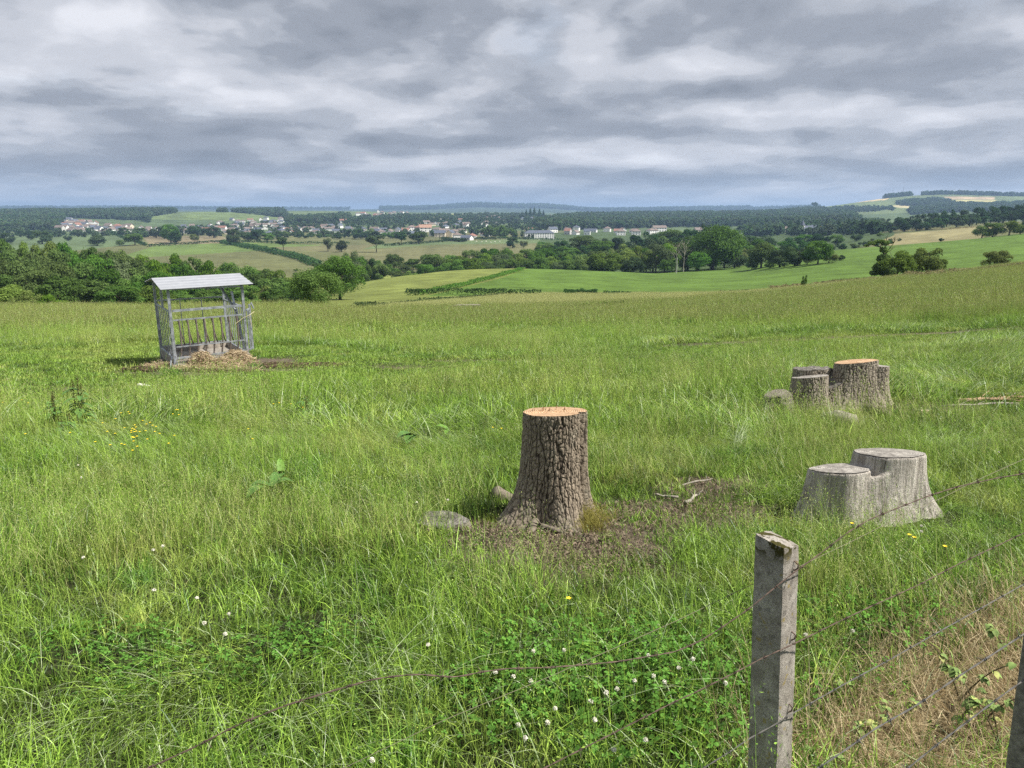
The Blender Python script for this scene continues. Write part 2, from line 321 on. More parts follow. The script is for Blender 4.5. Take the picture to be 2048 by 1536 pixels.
def terrain():
    ccore = np.linspace(-.80, .80, 620); side = np.linspace(.81, 1.5, 50)
    cs = np.concatenate([-side[::-1], ccore, side]); NX = len(cs)
    ys = np.exp(np.linspace(math.log(1.0), math.log(14014), 860))-14.0; NY = len(ys)
    C, Yy = np.meshgrid(cs, ys, indexing='ij')
    Xx = C*(np.maximum(Yy, 0)+9.0*np.exp(-np.maximum(Yy, 0)/60)+2)
    Xx = np.where(Yy < 0, C*11*(1+0*Yy), Xx)
    Zz = terr(Xx, Yy)
    sw = soil_w(Xx.ravel(), Yy.ravel()).reshape(Xx.shape)
    Zz = Zz - sw*.015*(Yy < 40)
    yy = np.maximum(Yy, 1.0)
    px, py = project(Xx, yy, Zz)
    col = np.empty(Xx.shape+(3,))
    col[:] = (.034, .040, .016)                                      # earth and thatch under the pasture grass
    m = Yy > 50; col[m] = (.13, .14, .038)
    crest = np.interp(px, [-200, 560, 1300, 1500, 1650, 1800, 2048, 2700], [61, 62, 71, 76, 86, 96, 111, 111])
    m = (Yy > crest) & (px > 560) & (Yy < 420); col[m] = (.135, .160, .042)          # hay meadow on the hill
    tan = [(560, 630), (700, 625), (960, 598), (1010, 589), (1480, 590), (1750, 562), (1900, 548), (2100, 524), (2100, 540), (1800, 573), (1500, 602), (1250, 613), (1150, 624), (900, 632)]
    m = inpoly(px, py, tan) & (Yy > crest) & (Yy < 175); col[m] = (.26, .215, .105)
    crop = [(850, 593), (1000, 557), (1060, 535), (1060, 500), (1700, 440), (2300, 400), (2300, 500), (2048, 529), (1900, 546), (1750, 562), (1480, 589), (1000, 590)]
    m = inpoly(px, py, crop) & (Yy > 108) & (Yy < 400); col[m] = (.078, .132, .024)
    mc = m; md_ = .80+.40*fbm(Xx/14, Yy/5, 71, 4); row = 1-.13*(np.abs(((Xx*.78+Yy*.35)/12.0) % 1-.5) < .06); col[mc] = (col*(md_*row)[..., None])[mc]
    mc = (Yy > crest) & (Yy < 420) & ~mc; col[mc] = (col*(.74+.52*fbm(Xx/7, Yy/4, 72, 5))[..., None])[mc]
    m = (Yy > 400) & (Yy < 1400); col[m] = (.105, .112, .048)
    def paint(poly, c, y0=380, y1=1500):
        mm = inpoly(px, py, poly) & (Yy > y0) & (Yy < y1); col[mm] = c
    paint([(230, 516), (330, 486), (450, 483), (640, 490), (600, 497), (300, 514)], (.10, .145, .040))
    paint([(-400, 466), (230, 466), (295, 486), (100, 506), (-400, 510)], (.085, .120, .055))
    paint([(285, 472), (440, 472), (485, 485), (300, 491)], (.17, .145, .085))
    paint([(690, 490), (1090, 476), (1090, 486), (880, 489), (700, 500)], (.095, .130, .055))
    paint([(700, 500), (820, 497), (1100, 486), (1100, 520), (700, 520)], (.118, .118, .055))
    paint([(500, 496), (760, 488), (700, 506), (560, 500)], (.118, .115, .056))
    paint([(1740, 480), (1790, 463), (1990, 452), (1960, 482), (1790, 496)], (.20, .18, .09), 390, 660)
    paint([(1075, 486), (1090, 466), (1330, 458), (1480, 452), (1780, 448), (1790, 470), (1740, 490), (1500, 545), (1080, 545)], (.050, .078, .028), 400, 1400)
    m = (Yy > 400) & (Yy < 1400); col[m] = (col*(.78+.44*fbm(Xx/24, Yy/16, 73, 5))[..., None])[m]
    m = (Yy > 1400); col[m] = (.08, .115, .05)
    m = (Yy > 2300) & (px > 1560); col[m] = (.12, .155, .062)
    paint([(300, 434), (340, 425), (450, 421), (590, 436), (575, 441), (420, 441), (300, 438)], (.115, .155, .055), 1500, 3000)
    paint([(540, 424), (760, 421), (760, 430), (600, 431)], (.11, .15, .06), 2300, 4200)
    paint([(855, 432), (900, 425), (985, 427), (1010, 437), (860, 438)], (.24, .26, .11), 2300, 4200)
    paint([(735, 426), (800, 426), (830, 432), (740, 434)], (.11, .155, .07), 2300, 4200)
    paint([(1660, 406), (1790, 391), (1772, 400), (1700, 406)], (.46, .36, .19), 2400, 4000)
    paint([(1885, 393), (1990, 394), (1990, 399), (1905, 399)], (.42, .32, .20), 2400, 4000)
    paint([(1905, 400), (1992, 400), (1992, 404), (1915, 403)], (.44, .40, .18), 2400, 4000)
    paint([(1780, 411), (1820, 408), (1835, 416), (1800, 416)], (.46, .40, .22), 2000, 4000)
    paint([(1590, 410), (1780, 404), (1770, 414), (1600, 418)], (.13, .17, .065), 2400, 4000)
    m = Yy > 5200; col[m] = (.045, .07, .04)
    sc_ = np.stack([fbm(Xx/(2+yy*.02), Yy/(2+yy*.02), 33, 4)]*3, -1)
    col *= (.72+.56*sc_)
    swc = sw[..., None]
    col = col*(1-swc) + swc*np.array([.120, .096, .072])*(.7+.6*fbm(Xx*6, Yy*6, 4, 3))[..., None]
    sb = (inpoly(px, py, STRAW) & (Yy < 4))[..., None]
    col = np.where(sb, np.array([.22, .17, .09])*np.ones_like(col), col)
    V = np.stack([Xx, Yy, Zz], -1)
    idx = np.arange(NX*NY).reshape(NX, NY)
    jsplit = int(np.argmax(ys > 1400))
    def part(name, j0, j1, mat):
        sub = idx[:, j0:j1+1]; n2_ = sub.shape[1]
        loc = np.arange(NX*n2_).reshape(NX, n2_)
        q = np.stack([loc[:-1, :-1], loc[1:, :-1], loc[1:, 1:], loc[:-1, 1:]], -1).reshape(-1, 4)
        me = np_mesh(name, V[:, j0:j1+1].reshape(-1, 3), q, np.full(len(q), 4), color=col[:, j0:j1+1].reshape(-1, 3), smooth=True)
        me.materials.append(mat)
        o = link(name, me); return o
    return part, jsplit, NY

def ground_mat(name, far=False):
    m = bpy.data.materials.new(name); m.use_nodes = True; t = NT(m.node_tree); t.n.clear()
    geo = t.new('ShaderNodeNewGeometry').outputs['Position']
    base = t.new('ShaderNodeVertexColor', layer_name='Col').outputs[0]
    if far:
        n = t.noise(geo, .02, 5, .7); n2_ = t.noise(geo, .11, 3, .6)
        c = t.mix(1.0, base, t.ramp(n, [(.3, .6), (.7, 1.4)]), 'MULTIPLY')
        c = t.mix(1.0, c, t.ramp(n2_, [(.3, .75), (.7, 1.25)]), 'MULTIPLY')
        bump = t.new('ShaderNodeBump', in_Height=n2_, in_Strength=.6, in_Distance=3.0)
    else:
        n = t.noise(geo, 1.3, 6, .75); n2_ = t.noise(geo, 9.0, 5, .75); n3 = t.noise(geo, .12, 4, .6); n4 = t.noise(geo, 45.0, 4, .8)
        c = t.mix(1.0, base, t.ramp(n, [(.3, .72), (.7, 1.30)]), 'MULTIPLY')
        c = t.mix(1.0, c, t.ramp(n2_, [(.3, .65), (.7, 1.4)]), 'MULTIPLY')
        c = t.mix(1.0, c, t.ramp(n3, [(.3, .82), (.7, 1.18)]), 'MULTIPLY')
        c = t.mix(1.0, c, t.ramp(n4, [(.3, .6), (.7, 1.5)]), 'MULTIPLY')
        # wheel tracks and drill rows of the crop field
        h = t.math('ADD', t.math('MULTIPLY', n2_, .6), t.math('MULTIPLY', n4, .25))
        bump = t.new('ShaderNodeBump', in_Height=h, in_Strength=.9, in_Distance=.08)
    b = t.new('ShaderNodeBsdfPrincipled', in_Base_Color=c, in_Roughness=.95, in_Normal=bump.outputs[0])
    b.inputs['Specular IOR Level'].default_value = .12
    t.l.new(b.outputs[0], t.new('ShaderNodeOutputMaterial').inputs[0])
    return m
part, jsplit, NY = terrain()
g = part('ground', 0, jsplit, ground_mat('pasture_and_fields')); g['kind'] = 'structure'
g = part('hills', jsplit, NY-1, ground_mat('far_fields', True)); g['kind'] = 'structure'
# ------------------------------------------------------------------ trees, hedges, woods
def leaf_mat(name, dark, light, trans=.35):
    m = bpy.data.materials.new(name); m.use_nodes = True; t = NT(m.node_tree); t.n.clear()
    vc = t.new('ShaderNodeVertexColor', layer_name='Col').outputs[0]
    sepc = t.new('ShaderNodeSeparateColor', in_0=vc)
    oi = t.new('ShaderNodeObjectInfo')
    c = t.mix(sepc.outputs[0], dark, light)
    hs = t.new('ShaderNodeHueSaturation', in_Hue=t.math('ADD', .485, t.math('MULTIPLY', oi.outputs['Random'], .035)),
               in_Saturation=t.math('ADD', .85, t.math('MULTIPLY', oi.outputs['Random'], .25)),
               in_Value=t.math('ADD', .72, t.math('MULTIPLY', t.math('FRACT', t.math('MULTIPLY', oi.outputs['Random'], 7.31)), .60)), in_Color=c)
    d = t.new('ShaderNodeBsdfDiffuse', in_Color=hs.outputs[0]); tr = t.new('ShaderNodeBsdfTranslucent', in_Color=hs.outputs[0])
    mx = t.new('ShaderNodeMixShader', in_0=trans, in_1=d.outputs[0], in_2=tr.outputs[0])
    t.l.new(mx.outputs[0], t.new('ShaderNodeOutputMaterial').inputs[0])
    return m
def plain_mat(name, color, rough=.8, metal=0.0, nscale=0, namt=.3, spec=.3, bump=0.0, coord='Object'):
    m = bpy.data.materials.new(name); m.use_nodes = True; t = NT(m.node_tree); t.n.clear()
    b = t.new('ShaderNodeBsdfPrincipled', in_Roughness=rough, in_Metallic=metal)
    b.inputs['Specular IOR Level'].default_value = spec
    if nscale:
        v = t.new('ShaderNodeTexCoord').outputs[coord]
        n = t.noise(v, nscale, 5, .65)
        c = t.mix(1.0, color, t.ramp(n, [(.3, 1-namt), (.7, 1+namt)]), 'MULTIPLY')
        t.put(b.inputs['Base Color'], c)
        if bump:
            bp = t.new('ShaderNodeBump', in_Height=n, in_Strength=.6, in_Distance=bump); t.l.new(bp.outputs[0], b.inputs['Normal'])
    else: t.put(b.inputs['Base Color'], color)
    t.l.new(b.outputs[0], t.new('ShaderNodeOutputMaterial').inputs[0])
    return m
M_leaf = leaf_mat('oak_foliage', (.055, .110, .026), (.160, .265, .058))
M_leaf_y = leaf_mat('young_foliage', (.085, .145, .026), (.19, .27, .055))
M_leaf_p = leaf_mat('willow_foliage', (.095, .14, .060), (.20, .26, .12))
M_leaf_d = leaf_mat('dark_foliage', (.032, .068, .028), (.088, .150, .052))
M_leaf_o = leaf_mat('olive_foliage', (.080, .120, .030), (.185, .245, .060))
M_bark = plain_mat('tree_bark', (.075, .062, .047), .95, nscale=6, spec=.1)
M_dead = plain_mat('dead_wood', (.34, .31, .27), .9, nscale=4, spec=.1)

def diamonds(P, N, size, rg, tone, asp=.62):
    """one diamond leaf cluster per point, facing N"""
    n = len(P)
    N = N/np.maximum(np.linalg.norm(N, axis=1, keepdims=True), 1e-6)
    A = np.cross(N, rg.normal(size=(n, 3))); A /= np.maximum(np.linalg.norm(A, axis=1, keepdims=True), 1e-6)
    B = np.cross(N, A); s = size[:, None]
    V = np.stack([P+A*s, P+B*s*asp, P-A*s, P-B*s*asp], 1)
    V[:, 0] -= N*s*.25; V[:, 2] -= N*s*.25
    q = np.arange(4*n).reshape(n, 4)
    c = np.repeat(tone, 4)
    return V.reshape(-1, 3), q, np.stack([c, c, c], -1)
def crown_mesh(name, seed, n, leaf, shape='oak', lobes=16):
    """unit tree: height 1, crown width 1"""
    rg = np.random.default_rng(seed)
    if shape == 'cone':
        h = 1-np.sqrt(rg.random(n))*.95; th = rg.random(n)*2*np.pi
        lay = .75+.25*np.sin(h*46+rg.random()*6)
        r = .5*(1-h)**.9*lay*(.6+.4*np.sqrt(rg.random(n)))
        P = np.stack([r*np.cos(th), r*np.sin(th), h], -1); N = np.stack([np.cos(th), np.sin(th), .4+0*th], -1)+rg.normal(size=(n, 3))*.5
        tone = rg.random(n)*.8
    else:
        z0, z1, pw = {'oak': (.13, 1, 1.0), 'tall': (.30, 1, 1.0), 'bush': (-.02, 1, .8), 'umbrella': (.34, 1, 1.0), 'poplar': (.06, 1, .7), 'gappy': (.12, 1, 1.0)}[shape]
        cz = (z0+z1)/2; rz = (z1-z0)/2
        C = []; Rr = []
        while len(C) < lobes:
            p = rg.uniform(-1, 1, 3)
            if np.linalg.norm(p) > 1: continue
            p = p/np.linalg.norm(p)*np.linalg.norm(p)**.45
            rad = rg.uniform(.20, .38) if shape != 'gappy' else rg.uniform(.14, .26)
            q = p*(1-rad)
            if shape == 'bush': q[2] = q[2]*.9-.05
            C.append(q); Rr.append(rad)
        C = np.array(C); Rr = np.array(Rr)
        k = rg.choice(lobes, n, p=Rr**2/np.sum(Rr**2))
        u = rg.normal(size=(n, 3)); u /= np.linalg.norm(u, axis=1, keepdims=True)
        u[:, 2] = np.where((u[:, 2] < -.2) & (rg.random(n) < .6), -u[:, 2], u[:, 2])
        rad = Rr[k]*(1-.38*rg.random(n)**2.0+.16*rg.normal(size=n)*.5)
        # twig-scale unevenness of each lobe
        rad *= 1+.16*np.sin(u[:, 0]*9+k)*np.sin(u[:, 1]*8+2*k)*np.sin(u[:, 2]*7+3*k)
        P = C[k]+u*rad[:, None]
        N = u+rg.normal(size=(n, 3))*.55; N[:, 2] += .15
        P = P*np.array([.5, .5, rz])+np.array([0, 0, cz])
        ft = rg.random(lobes)*.35
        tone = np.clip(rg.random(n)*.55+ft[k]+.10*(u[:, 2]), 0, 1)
    e = np.percentile(np.abs(P[:, :2]), 98.5); P[:, :2] *= .5/e; zt = np.percentile(P[:, 2], 99.5); P[:, 2] *= 1/zt
    V, q, c = diamonds(P, N, leaf*(.55+rg.random(n)*.9), rg, tone)
    return np_mesh(name, V, q, np.full(n, 4), color=c)
def trunk_mesh(name, seed, z_top=.75, r=.035, limbs=6, spread=.34, z_first=.22, twigs=0):
    rg = random.Random(seed); mb = MB()
    pts = [Vector((0, 0, -.04)), Vector((0, 0, .02))]
    x = y = 0
    for i in range(1, 7):
        x += rg.uniform(-.012, .012); y += rg.uniform(-.012, .012); pts.append(Vector((x, y, z_top*i/6)))
    mb.tube(pts, [r*1.5, r*1.15]+[r*(1-.8*i/6) for i in range(1, 7)], 8)
    for k in range(limbs):
        zz = z_first+(z_top-z_first)*k/limbs*.85; a = k*2.4+rg.uniform(-.4, .4); L = spread*rg.uniform(.7, 1.1)
        b = [Vector((0, 0, zz))]
        for j in range(1, 5):
            f = j/4; b.append(Vector((math.cos(a)*L*f, math.sin(a)*L*f, zz+L*(.55*f+.5*f*f)*rg.uniform(.8, 1.2))))
        mb.tube(b, [r*.5, r*.42, r*.3, r*.2, r*.08], 5)
        for j in range(twigs):
            s0 = b[rg.randint(1, 4)]; a2 = a+rg.uniform(-1.3, 1.3); l2 = L*rg.uniform(.25, .6)
            m1 = s0+Vector((math.cos(a2)*l2*.5, math.sin(a2)*l2*.5, l2*rg.uniform(.1, .6)))
            e = m1+Vector((math.cos(a2)*l2*.4, math.sin(a2)*l2*.4, l2*rg.uniform(-.1, .8)))
            mb.tube([s0, m1, e], [r*.2, r*.13, r*.05], 4)
    return mb.mesh(name, smooth=True)
def proto_set(kind, n_var, n, leaf, shape, mat, lobes=16, seed=0, **tk):
    out = []
    for i in range(n_var):
        cm = crown_mesh('crown', seed+i*7+1, n, leaf, shape, lobes); cm.materials.append(mat)
        tm = trunk_mesh('trunk', seed+i, **tk); tm.materials.append(M_bark)
        out.append((cm, tm))
    return out
P_NEAR = proto_set('n', 3, 15000, .016, 'bush', M_leaf, 26, 10, z_top=.7, limbs=7)
P_OAK = proto_set('o', 4, 7000, .026, 'oak', M_leaf, 20, 20)
P_TALL = proto_set('t', 3, 6000, .026, 'tall', M_leaf, 18, 30, z_first=.3)
P_BUSH = proto_set('b', 3, 6000, .026, 'bush', M_leaf, 18, 40)
P_YNG = proto_set('y', 2, 6000, .026, 'oak', M_leaf_y, 18, 50)
P_PALE = proto_set('p', 2, 6000, .024, 'poplar', M_leaf_p, 16, 60)
P_DARK = proto_set('d', 3, 5000, .028, 'bush', M_leaf_d, 16, 70)
P_OLV = proto_set('v', 2, 6000, .024, 'bush', M_leaf_o, 16, 80)
P_UMB = proto_set('u', 3, 3500, .034, 'umbrella', M_leaf_d, 12, 90, z_first=.3, r=.03)
P_MID = proto_set('m', 4, 1500, .050, 'bush', M_leaf_d, 12, 100)
P_MIDG = proto_set('g', 3, 1500, .050, 'bush', M_leaf, 12, 110)
P_CONE = proto_set('c', 2, 1500, .045, 'cone', M_leaf_d, 12, 120, z_top=.9, limbs=0, r=.02)
LAB = []                    # (object, category noun phrase, look, place phrase) collected for ranking by position
def tree(px, top, Y, wpx, P, look, place, group, name='tree', base=None, H=None, rz=None, vi=None, cat='tree', parts=True, sink=.15):
    p = at(px, Y, base or 520)
    z1 = zf(Y, top); h = H or max(z1-p.z, 2.0); wd = min(wpx/F0*Y, h*1.45)
    k = len(LAB); cm, tm = P[(k*5+3) % len(P) if vi is None else vi]
    rz = rz if rz is not None else (k*1.7) % 6.28
    ang = (k*2.37) % 6.28
    if parts:
        o = empty(name, (p.x, p.y, p.z-sink), rz); o.scale = (wd, wd, h+sink)
        link('crown', cm, o); link('trunk', tm, o)
    else:
        o = bpy.data.objects.new(name, cm); COL.objects.link(o); o.location = (p.x, p.y, p.z-sink); o.rotation_euler = (0, 0, rz); o.scale = (wd, wd, h+sink)
    o['category'] = cat; o['group'] = group
    LAB.append((o, look, place, px))
    return o
def lerp(tab, x): return float(np.interp(x, [a for a, b in tab], [b for a, b in tab]))
rr = random.Random(11)
# --- the wood below the near field, left
TOPL = [(-80, 488), (0, 488), (60, 486), (130, 488), (180, 500), (240, 505), (300, 510), (360, 520), (420, 524), (470, 530), (540, 536), (585, 548), (620, 560)]
rows = [(255, 0, 'back row'), (212, 18, 'second row'), (178, 40, 'third row'), (146, 62, 'front row')]
for Y, dy, rn in rows:
    step = 52*180/Y
    px = -70 + rr.uniform(0, 20)
    while px < 600-(262-Y)*.12:
        q = rr.random(); tp = lerp(TOPL, px)+dy*(1 if px < 420 else .75)+rr.uniform(-9, 9)
        if q < .16: P, lk = P_YNG, 'fresh yellow-green tree'
        elif q < .19: P, lk = P_PALE, 'pale greyish tree'
        elif q < .5: P, lk = P_TALL, 'tall green tree with bare lower trunk'
        elif q < .8: P, lk = P_OAK, 'round dark green tree'
        else: P, lk = P_BUSH, 'bushy green tree'
        if Y < 180 and P is P_TALL: P, lk = P_OAK, 'round dark green tree'
        tree(px, tp, Y+rr.uniform(-9, 9), step*rr.uniform(1.15, 1.7), P, lk, rn+' of wood behind feeder', 'trees of the wood on the left')
        px += step*rr.uniform(.75, 1.15)
tree(6, 572, 100, 80, P_YNG, 'low yellow-green bush', 'at the left edge of the near field', 'bushes at the foot of the wood', 'bush', cat='bush')
for px, tp, wd in [(52, 583, 60), (88, 590, 55), (30, 592, 50)]:
    tree(px, tp, 95, wd, P_YNG, 'low green bush', 'in front of the wood on the left', 'bushes at the foot of the wood', 'bush', cat='bush')
# --- pair of trees right of the feeder
tree(676, 513, 150, 92, P_NEAR, 'large round green tree behind the bushy one', 'right of the feeder', 'trees right of the feeder', vi=1)
tree(629, 541, 92, 98, P_NEAR, 'broad bushy green tree', 'on the crest right of the feeder', 'trees right of the feeder', vi=0, sink=.5)
for px, tp, Y, wd, P, lk in [(718, 512, 345, 40, P_BUSH, 'round green tree'), (738, 518, 352, 36, P_DARK, 'dark bushy tree'), (727, 530, 338, 34, P_BUSH, 'low green tree'), (760, 528, 350, 34, P_OAK, 'round small tree')]:
    tree(px, tp, Y, wd, P, lk, 'just right of the two round trees by the feeder', 'trees of the middle treeline')
tree(702, 504, 330, 36, P_PALE, 'small pale tree', 'behind the round trees right of the feeder', 'trees right of the feeder')
# --- middle treeline behind the hill
TOPC = [(590, 545), (640, 530), (715, 528), (730, 516), (760, 518), (790, 513), (830, 514), (860, 508), (885, 500), (910, 506), (940, 500), (990, 496), (1040, 497), (1090, 500), (1130, 506), (1200, 500)]
for Y, dy, rn in [(450, 0, 'far row'), (412, 10, 'middle row'), (378, 20, 'near row'), (350, 32, 'front row')]:
    px = 585+rr.uniform(0, 15)
    while px < (1170 if Y > 360 else 840):
        q = rr.random()
        if q < .18: P, lk = P_YNG, 'yellow-green tree'
        elif q < .26: P, lk = P_PALE, 'pale greyish tree'
        elif q < .6: P, lk = P_OAK, 'round green tree'
        else: P, lk = P_BUSH, 'dark bushy tree'
        tree(px, lerp(TOPC, px)+dy+rr.uniform(-6, 8), Y, rr.uniform(34, 58), P, lk, rn+' of treeline behind hay meadow', 'trees of the middle treeline')
        px += rr.uniform(26, 38)*(1 if Y < 420 else 1.2)
# --- the higher clump right of centre
TOPR = [(1080, 482), (1120, 476), (1160, 472), (1200, 471), (1250, 471), (1290, 470), (1340, 462), (1380, 458), (1420, 452), (1460, 458), (1490, 470), (1520, 478), (1560, 470), (1620, 470), (1680, 474), (1740, 470), (1790, 470)]
for Y, dy, rn in [(620, 0, 'far row'), (510, 16, 'near row')]:
    px = 1080+rr.uniform(0, 15)
    while px < (1800 if Y < 600 else 1770):
        q = rr.random(); P, lk = (P_YNG, 'yellow-green tree') if q < .1 else (P_OAK, 'round green tree') if q < .5 else (P_DARK, 'dark bushy tree')
        tree(px, lerp(TOPR, px)+dy+rr.uniform(-6, 7), Y, rr.uniform(36, 62), P, lk, rn+' of valley wood beyond crop', 'trees of the valley wood')
        px += rr.uniform(30, 44)
px = 1140
while px < 1500:
    q = rr.random(); P, lk = (P_YNG, 'yellow-green tree') if q < .25 else (P_OLV, 'olive green tree') if q < .4 else (P_BUSH, 'round green tree') if q < .7 else (P_DARK, 'dark bushy tree')
    tree(px, lerp([(1140, 510), (1200, 500), (1300, 488), (1500, 488)], px)+rr.uniform(-6, 10), 395+rr.uniform(-12, 12), rr.uniform(44, 60), P, lk, 'in the second line behind the crop field', 'trees behind the green crop field')
    px += rr.uniform(22, 30)
px = 1490
while px < 1780:
    tree(px, lerp([(1490, 484), (1600, 486), (1700, 484), (1780, 482)], px)+rr.uniform(-7, 7), 455+rr.uniform(-15, 15), rr.uniform(34, 52), [P_BUSH, P_DARK, P_OAK][rr.randint(0, 2)], 'rounded tree', 'in the belt between oak and ragged tree', 'trees of the valley wood')
    px += rr.uniform(20, 28)
TOPF = [(1150, 512), (1180, 505), (1230, 503), (1260, 498), (1300, 490), (1350, 494), (1390, 470), (1440, 468), (1480, 490), (1500, 505)]
for px, tp, wd, P, lk in [(1170, 513, 50, P_BUSH, 'round green tree'), (1210, 506, 60, P_OLV, 'olive green tree'), (1250, 500, 60, P_YNG, 'bright yellow-green tree'), (1283, 494, 50, P_YNG, 'bright yellow-green tree'),
                          (1225, 520, 50, P_YNG, 'bright yellow-green tree'), (1265, 515, 62, P_DARK, 'dark bushy tree'), (1312, 488, 56, P_PALE, 'pale silvery willow'), (1335, 520, 40, P_BUSH, 'low round tree'),
                          (1372, 492, 48, P_BUSH, 'round green tree'), (1426, 452, 108, P_NEAR, 'very large spreading oak'), (1395, 505, 50, P_BUSH, 'low round tree'), (1470, 500, 48, P_DARK, 'dark bushy tree'), (1195, 525, 44, P_DARK, 'low dark tree')]:
    tree(px, tp, 352 if tp > 500 else 372, wd, P, lk, 'behind the far edge of the crop field', 'trees behind the green crop field')
# --- trees round the notch of the crop field
NB_ = {1523: 537, 1560: 535, 1597: 532, 1636: 530, 1615: 530, 1658: 527, 1590: 533, 1682: 522, 1540: 537, 1505: 540, 1570: 535}
for px, tp, Y, wd, P, lk in [(1523, 486, 400, 62, P_BUSH, 'round green tree'), (1560, 500, 380, 58, P_DARK, 'dark bushy tree'), (1597, 492, 420, 50, P_DARK, 'dark bushy tree'), (1636, 482, 330, 50, P_OAK, 'round green tree'),
                             (1615, 508, 300, 46, P_OLV, 'olive bush'), (1658, 502, 300, 42, P_OLV, 'olive bush'), (1590, 515, 300, 44, P_DARK, 'low dark bush'), (1682, 512, 300, 30, P_DARK, 'low dark bush'),
                             (1540, 520, 345, 50, P_BUSH, 'low green bush'), (1505, 522, 350, 40, P_BUSH, 'low green bush'), (1570, 527, 320, 36, P_PALE, 'low pale bush')]:
    tree(px, tp, G(px, NB_[px]).y+4, wd, P, lk, 'at the notch of the green crop field', 'trees at the notch of the crop field')
for px, tp, Y, wd, P, lk in [(1708, 468, 600, 40, P_DARK, 'dark bushy tree'), (1740, 478, 560, 46, P_BUSH, 'round green tree'), (1668, 470, 560, 50, P_BUSH, 'round green tree'), (1775, 480, 520, 40, P_OLV, 'olive tree'), (1712, 490, 460, 40, P_OLV, 'olive tree')]:
    tree(px, tp, Y, wd, P, lk, 'beyond the right part of the crop field', 'trees beyond the crop field')
# --- dark wood on the rise, right
TOPD = [(1770, 448), (1790, 436), (1820, 428), (1850, 425), (1880, 420), (1920, 418), (1960, 415), (2000, 410), (2048, 405), (2120, 400)]
for Y, dy, rn in [(740, 0, 'far row'), (685, 14, 'near row')]:
    px = 1772+rr.uniform(0, 12)
    while px < 2110:
        tree(px, lerp(TOPD, px)+dy+rr.uniform(-3, 4), Y, rr.uniform(26, 44), P_DARK, 'dark round tree', rn+' of dark wood on right rise', 'trees of the dark wood on the right')
        px += rr.uniform(22, 31)
for px, tp, wd, P in [(1957, 452, 36, P_BUSH), (1978, 446, 40, P_BUSH), (2010, 442, 44, P_OLV), (2032, 450, 34, P_BUSH), (2050, 440, 40, P_DARK)]:
    tree(px, tp, 385, wd, P, 'bushy tree', 'on the brow of the crop field at the right edge', 'bushes on the brow of the crop field')
tree(1877, 476, 420, 20, P_DARK, 'single small round bush', 'in the tan field before the dark wood', 'bushes on the brow of the crop field', 'bush', cat='bush')
# --- five trees at the edge of the near field, right
tree(1798, 503, 112, 62, P_YNG, 'light green bushy tree', 'leaning against the ragged tree at the field edge', 'trees along the field edge', vi=0)
tree(1857, 497, 116, 62, P_OLV, 'round olive green tree on a short trunk', 'at the edge of the near field', 'trees along the field edge', vi=0)
tree(1884, 518, 122, 26, P_OLV, 'small olive tree', 'hard against the round olive tree', 'trees along the field edge', vi=1)
tree(1990, 502, 112, 64, P_OLV, 'wide low scruffy bush', 'on the tan edge at the far right', 'trees along the field edge', 'bush', cat='bush', vi=1)
tree(1612, 556, 100, 14, P_MIDG, 'tiny sapling', 'alone on the edge before the green crop field', 'trees along the field edge', 'sapling')
# the ragged half-dead tree, with its own leaning trunk
def ragged():
    Y = 116; p = at(1772, Y, 520); h = zf(Y, 474)-p.z; k = h/80.0*1.0
    o = empty('ragged_tree', p); tag(o, 'ragged half-dead tree with twisted bare upper limbs at the field edge', 'tree', 'trees along the field edge')
    def q(px, py): return Vector(((px-1772)/F0*Y, 0, zf(Y, py)-p.z))
    mb = MB(); rg = random.Random(3)
    def limb(pts, r0, r1):
        P = [q(*a)+Vector((0, rg.uniform(-.25, .25), 0)) for a in pts]
        mb.tube(P, list(np.linspace(r0, r1, len(P))), 6)
    limb([(1770, 556), (1768, 535), (1768, 512), (1764, 502), (1758, 494)], .22, .10)
    limb([(1758, 494), (1748, 492), (1738, 488), (1728, 490)], .10, .03)
    limb([(1764, 502), (1770, 490), (1768, 478), (1772, 470)], .09, .02)
    limb([(1768, 512), (1776, 498), (1782, 486), (1785, 476)], .07, .02)
    limb([(1768, 508), (1780, 500), (1788, 492)], .06, .02)
    for i in range(26):
        s0 = rg.choice([(1738, 488), (1748, 492), (1758, 494), (1768, 478), (1782, 486), (1776, 498), (1785, 480)])
        limb([s0, (s0[0]+rg.uniform(-6, 6), s0[1]-rg.uniform(2, 7)), (s0[0]+rg.uniform(-11, 11), s0[1]-rg.uniform(3, 13))], .03, .008)
    mb.build('trunk', M_bark, o, True)
    r2 = np.random.default_rng(5); P = []
    for (cx, cy, rx, ry, n) in [(1756, 482, 10, 3, 260), (1742, 486, 10, 3.5, 260), (1766, 486, 9, 5, 300), (1730, 491, 5, 2.5, 90), (1765, 500, 8, 6, 300), (1768, 518, 14, 10, 1500), (1765, 536, 17, 12, 2200), (1778, 545, 18, 9, 1500), (1782, 525, 9, 10, 700), (1752, 546, 10, 5, 500)]:
        u = r2.normal(size=(n, 3)); u /= np.linalg.norm(u, axis=1, keepdims=True); u *= (r2.random(n)[:, None])**.4
        c = q(cx, cy); P.append(np.stack([c.x+u[:, 0]*rx/F0*Y, u[:, 1]*rx/F0*Y, c.z+u[:, 2]*ry/F0*Y], -1))
    P = np.concatenate(P); V, f, c = diamonds(P, r2.normal(size=P.shape)+np.array([0, -.3, .5]), .10+.08*r2.random(len(P)), r2, r2.random(len(P)))
    link('crown', np_mesh('crown', V, f, np.full(len(f), 4), color=c), o, M_leaf)
ragged()
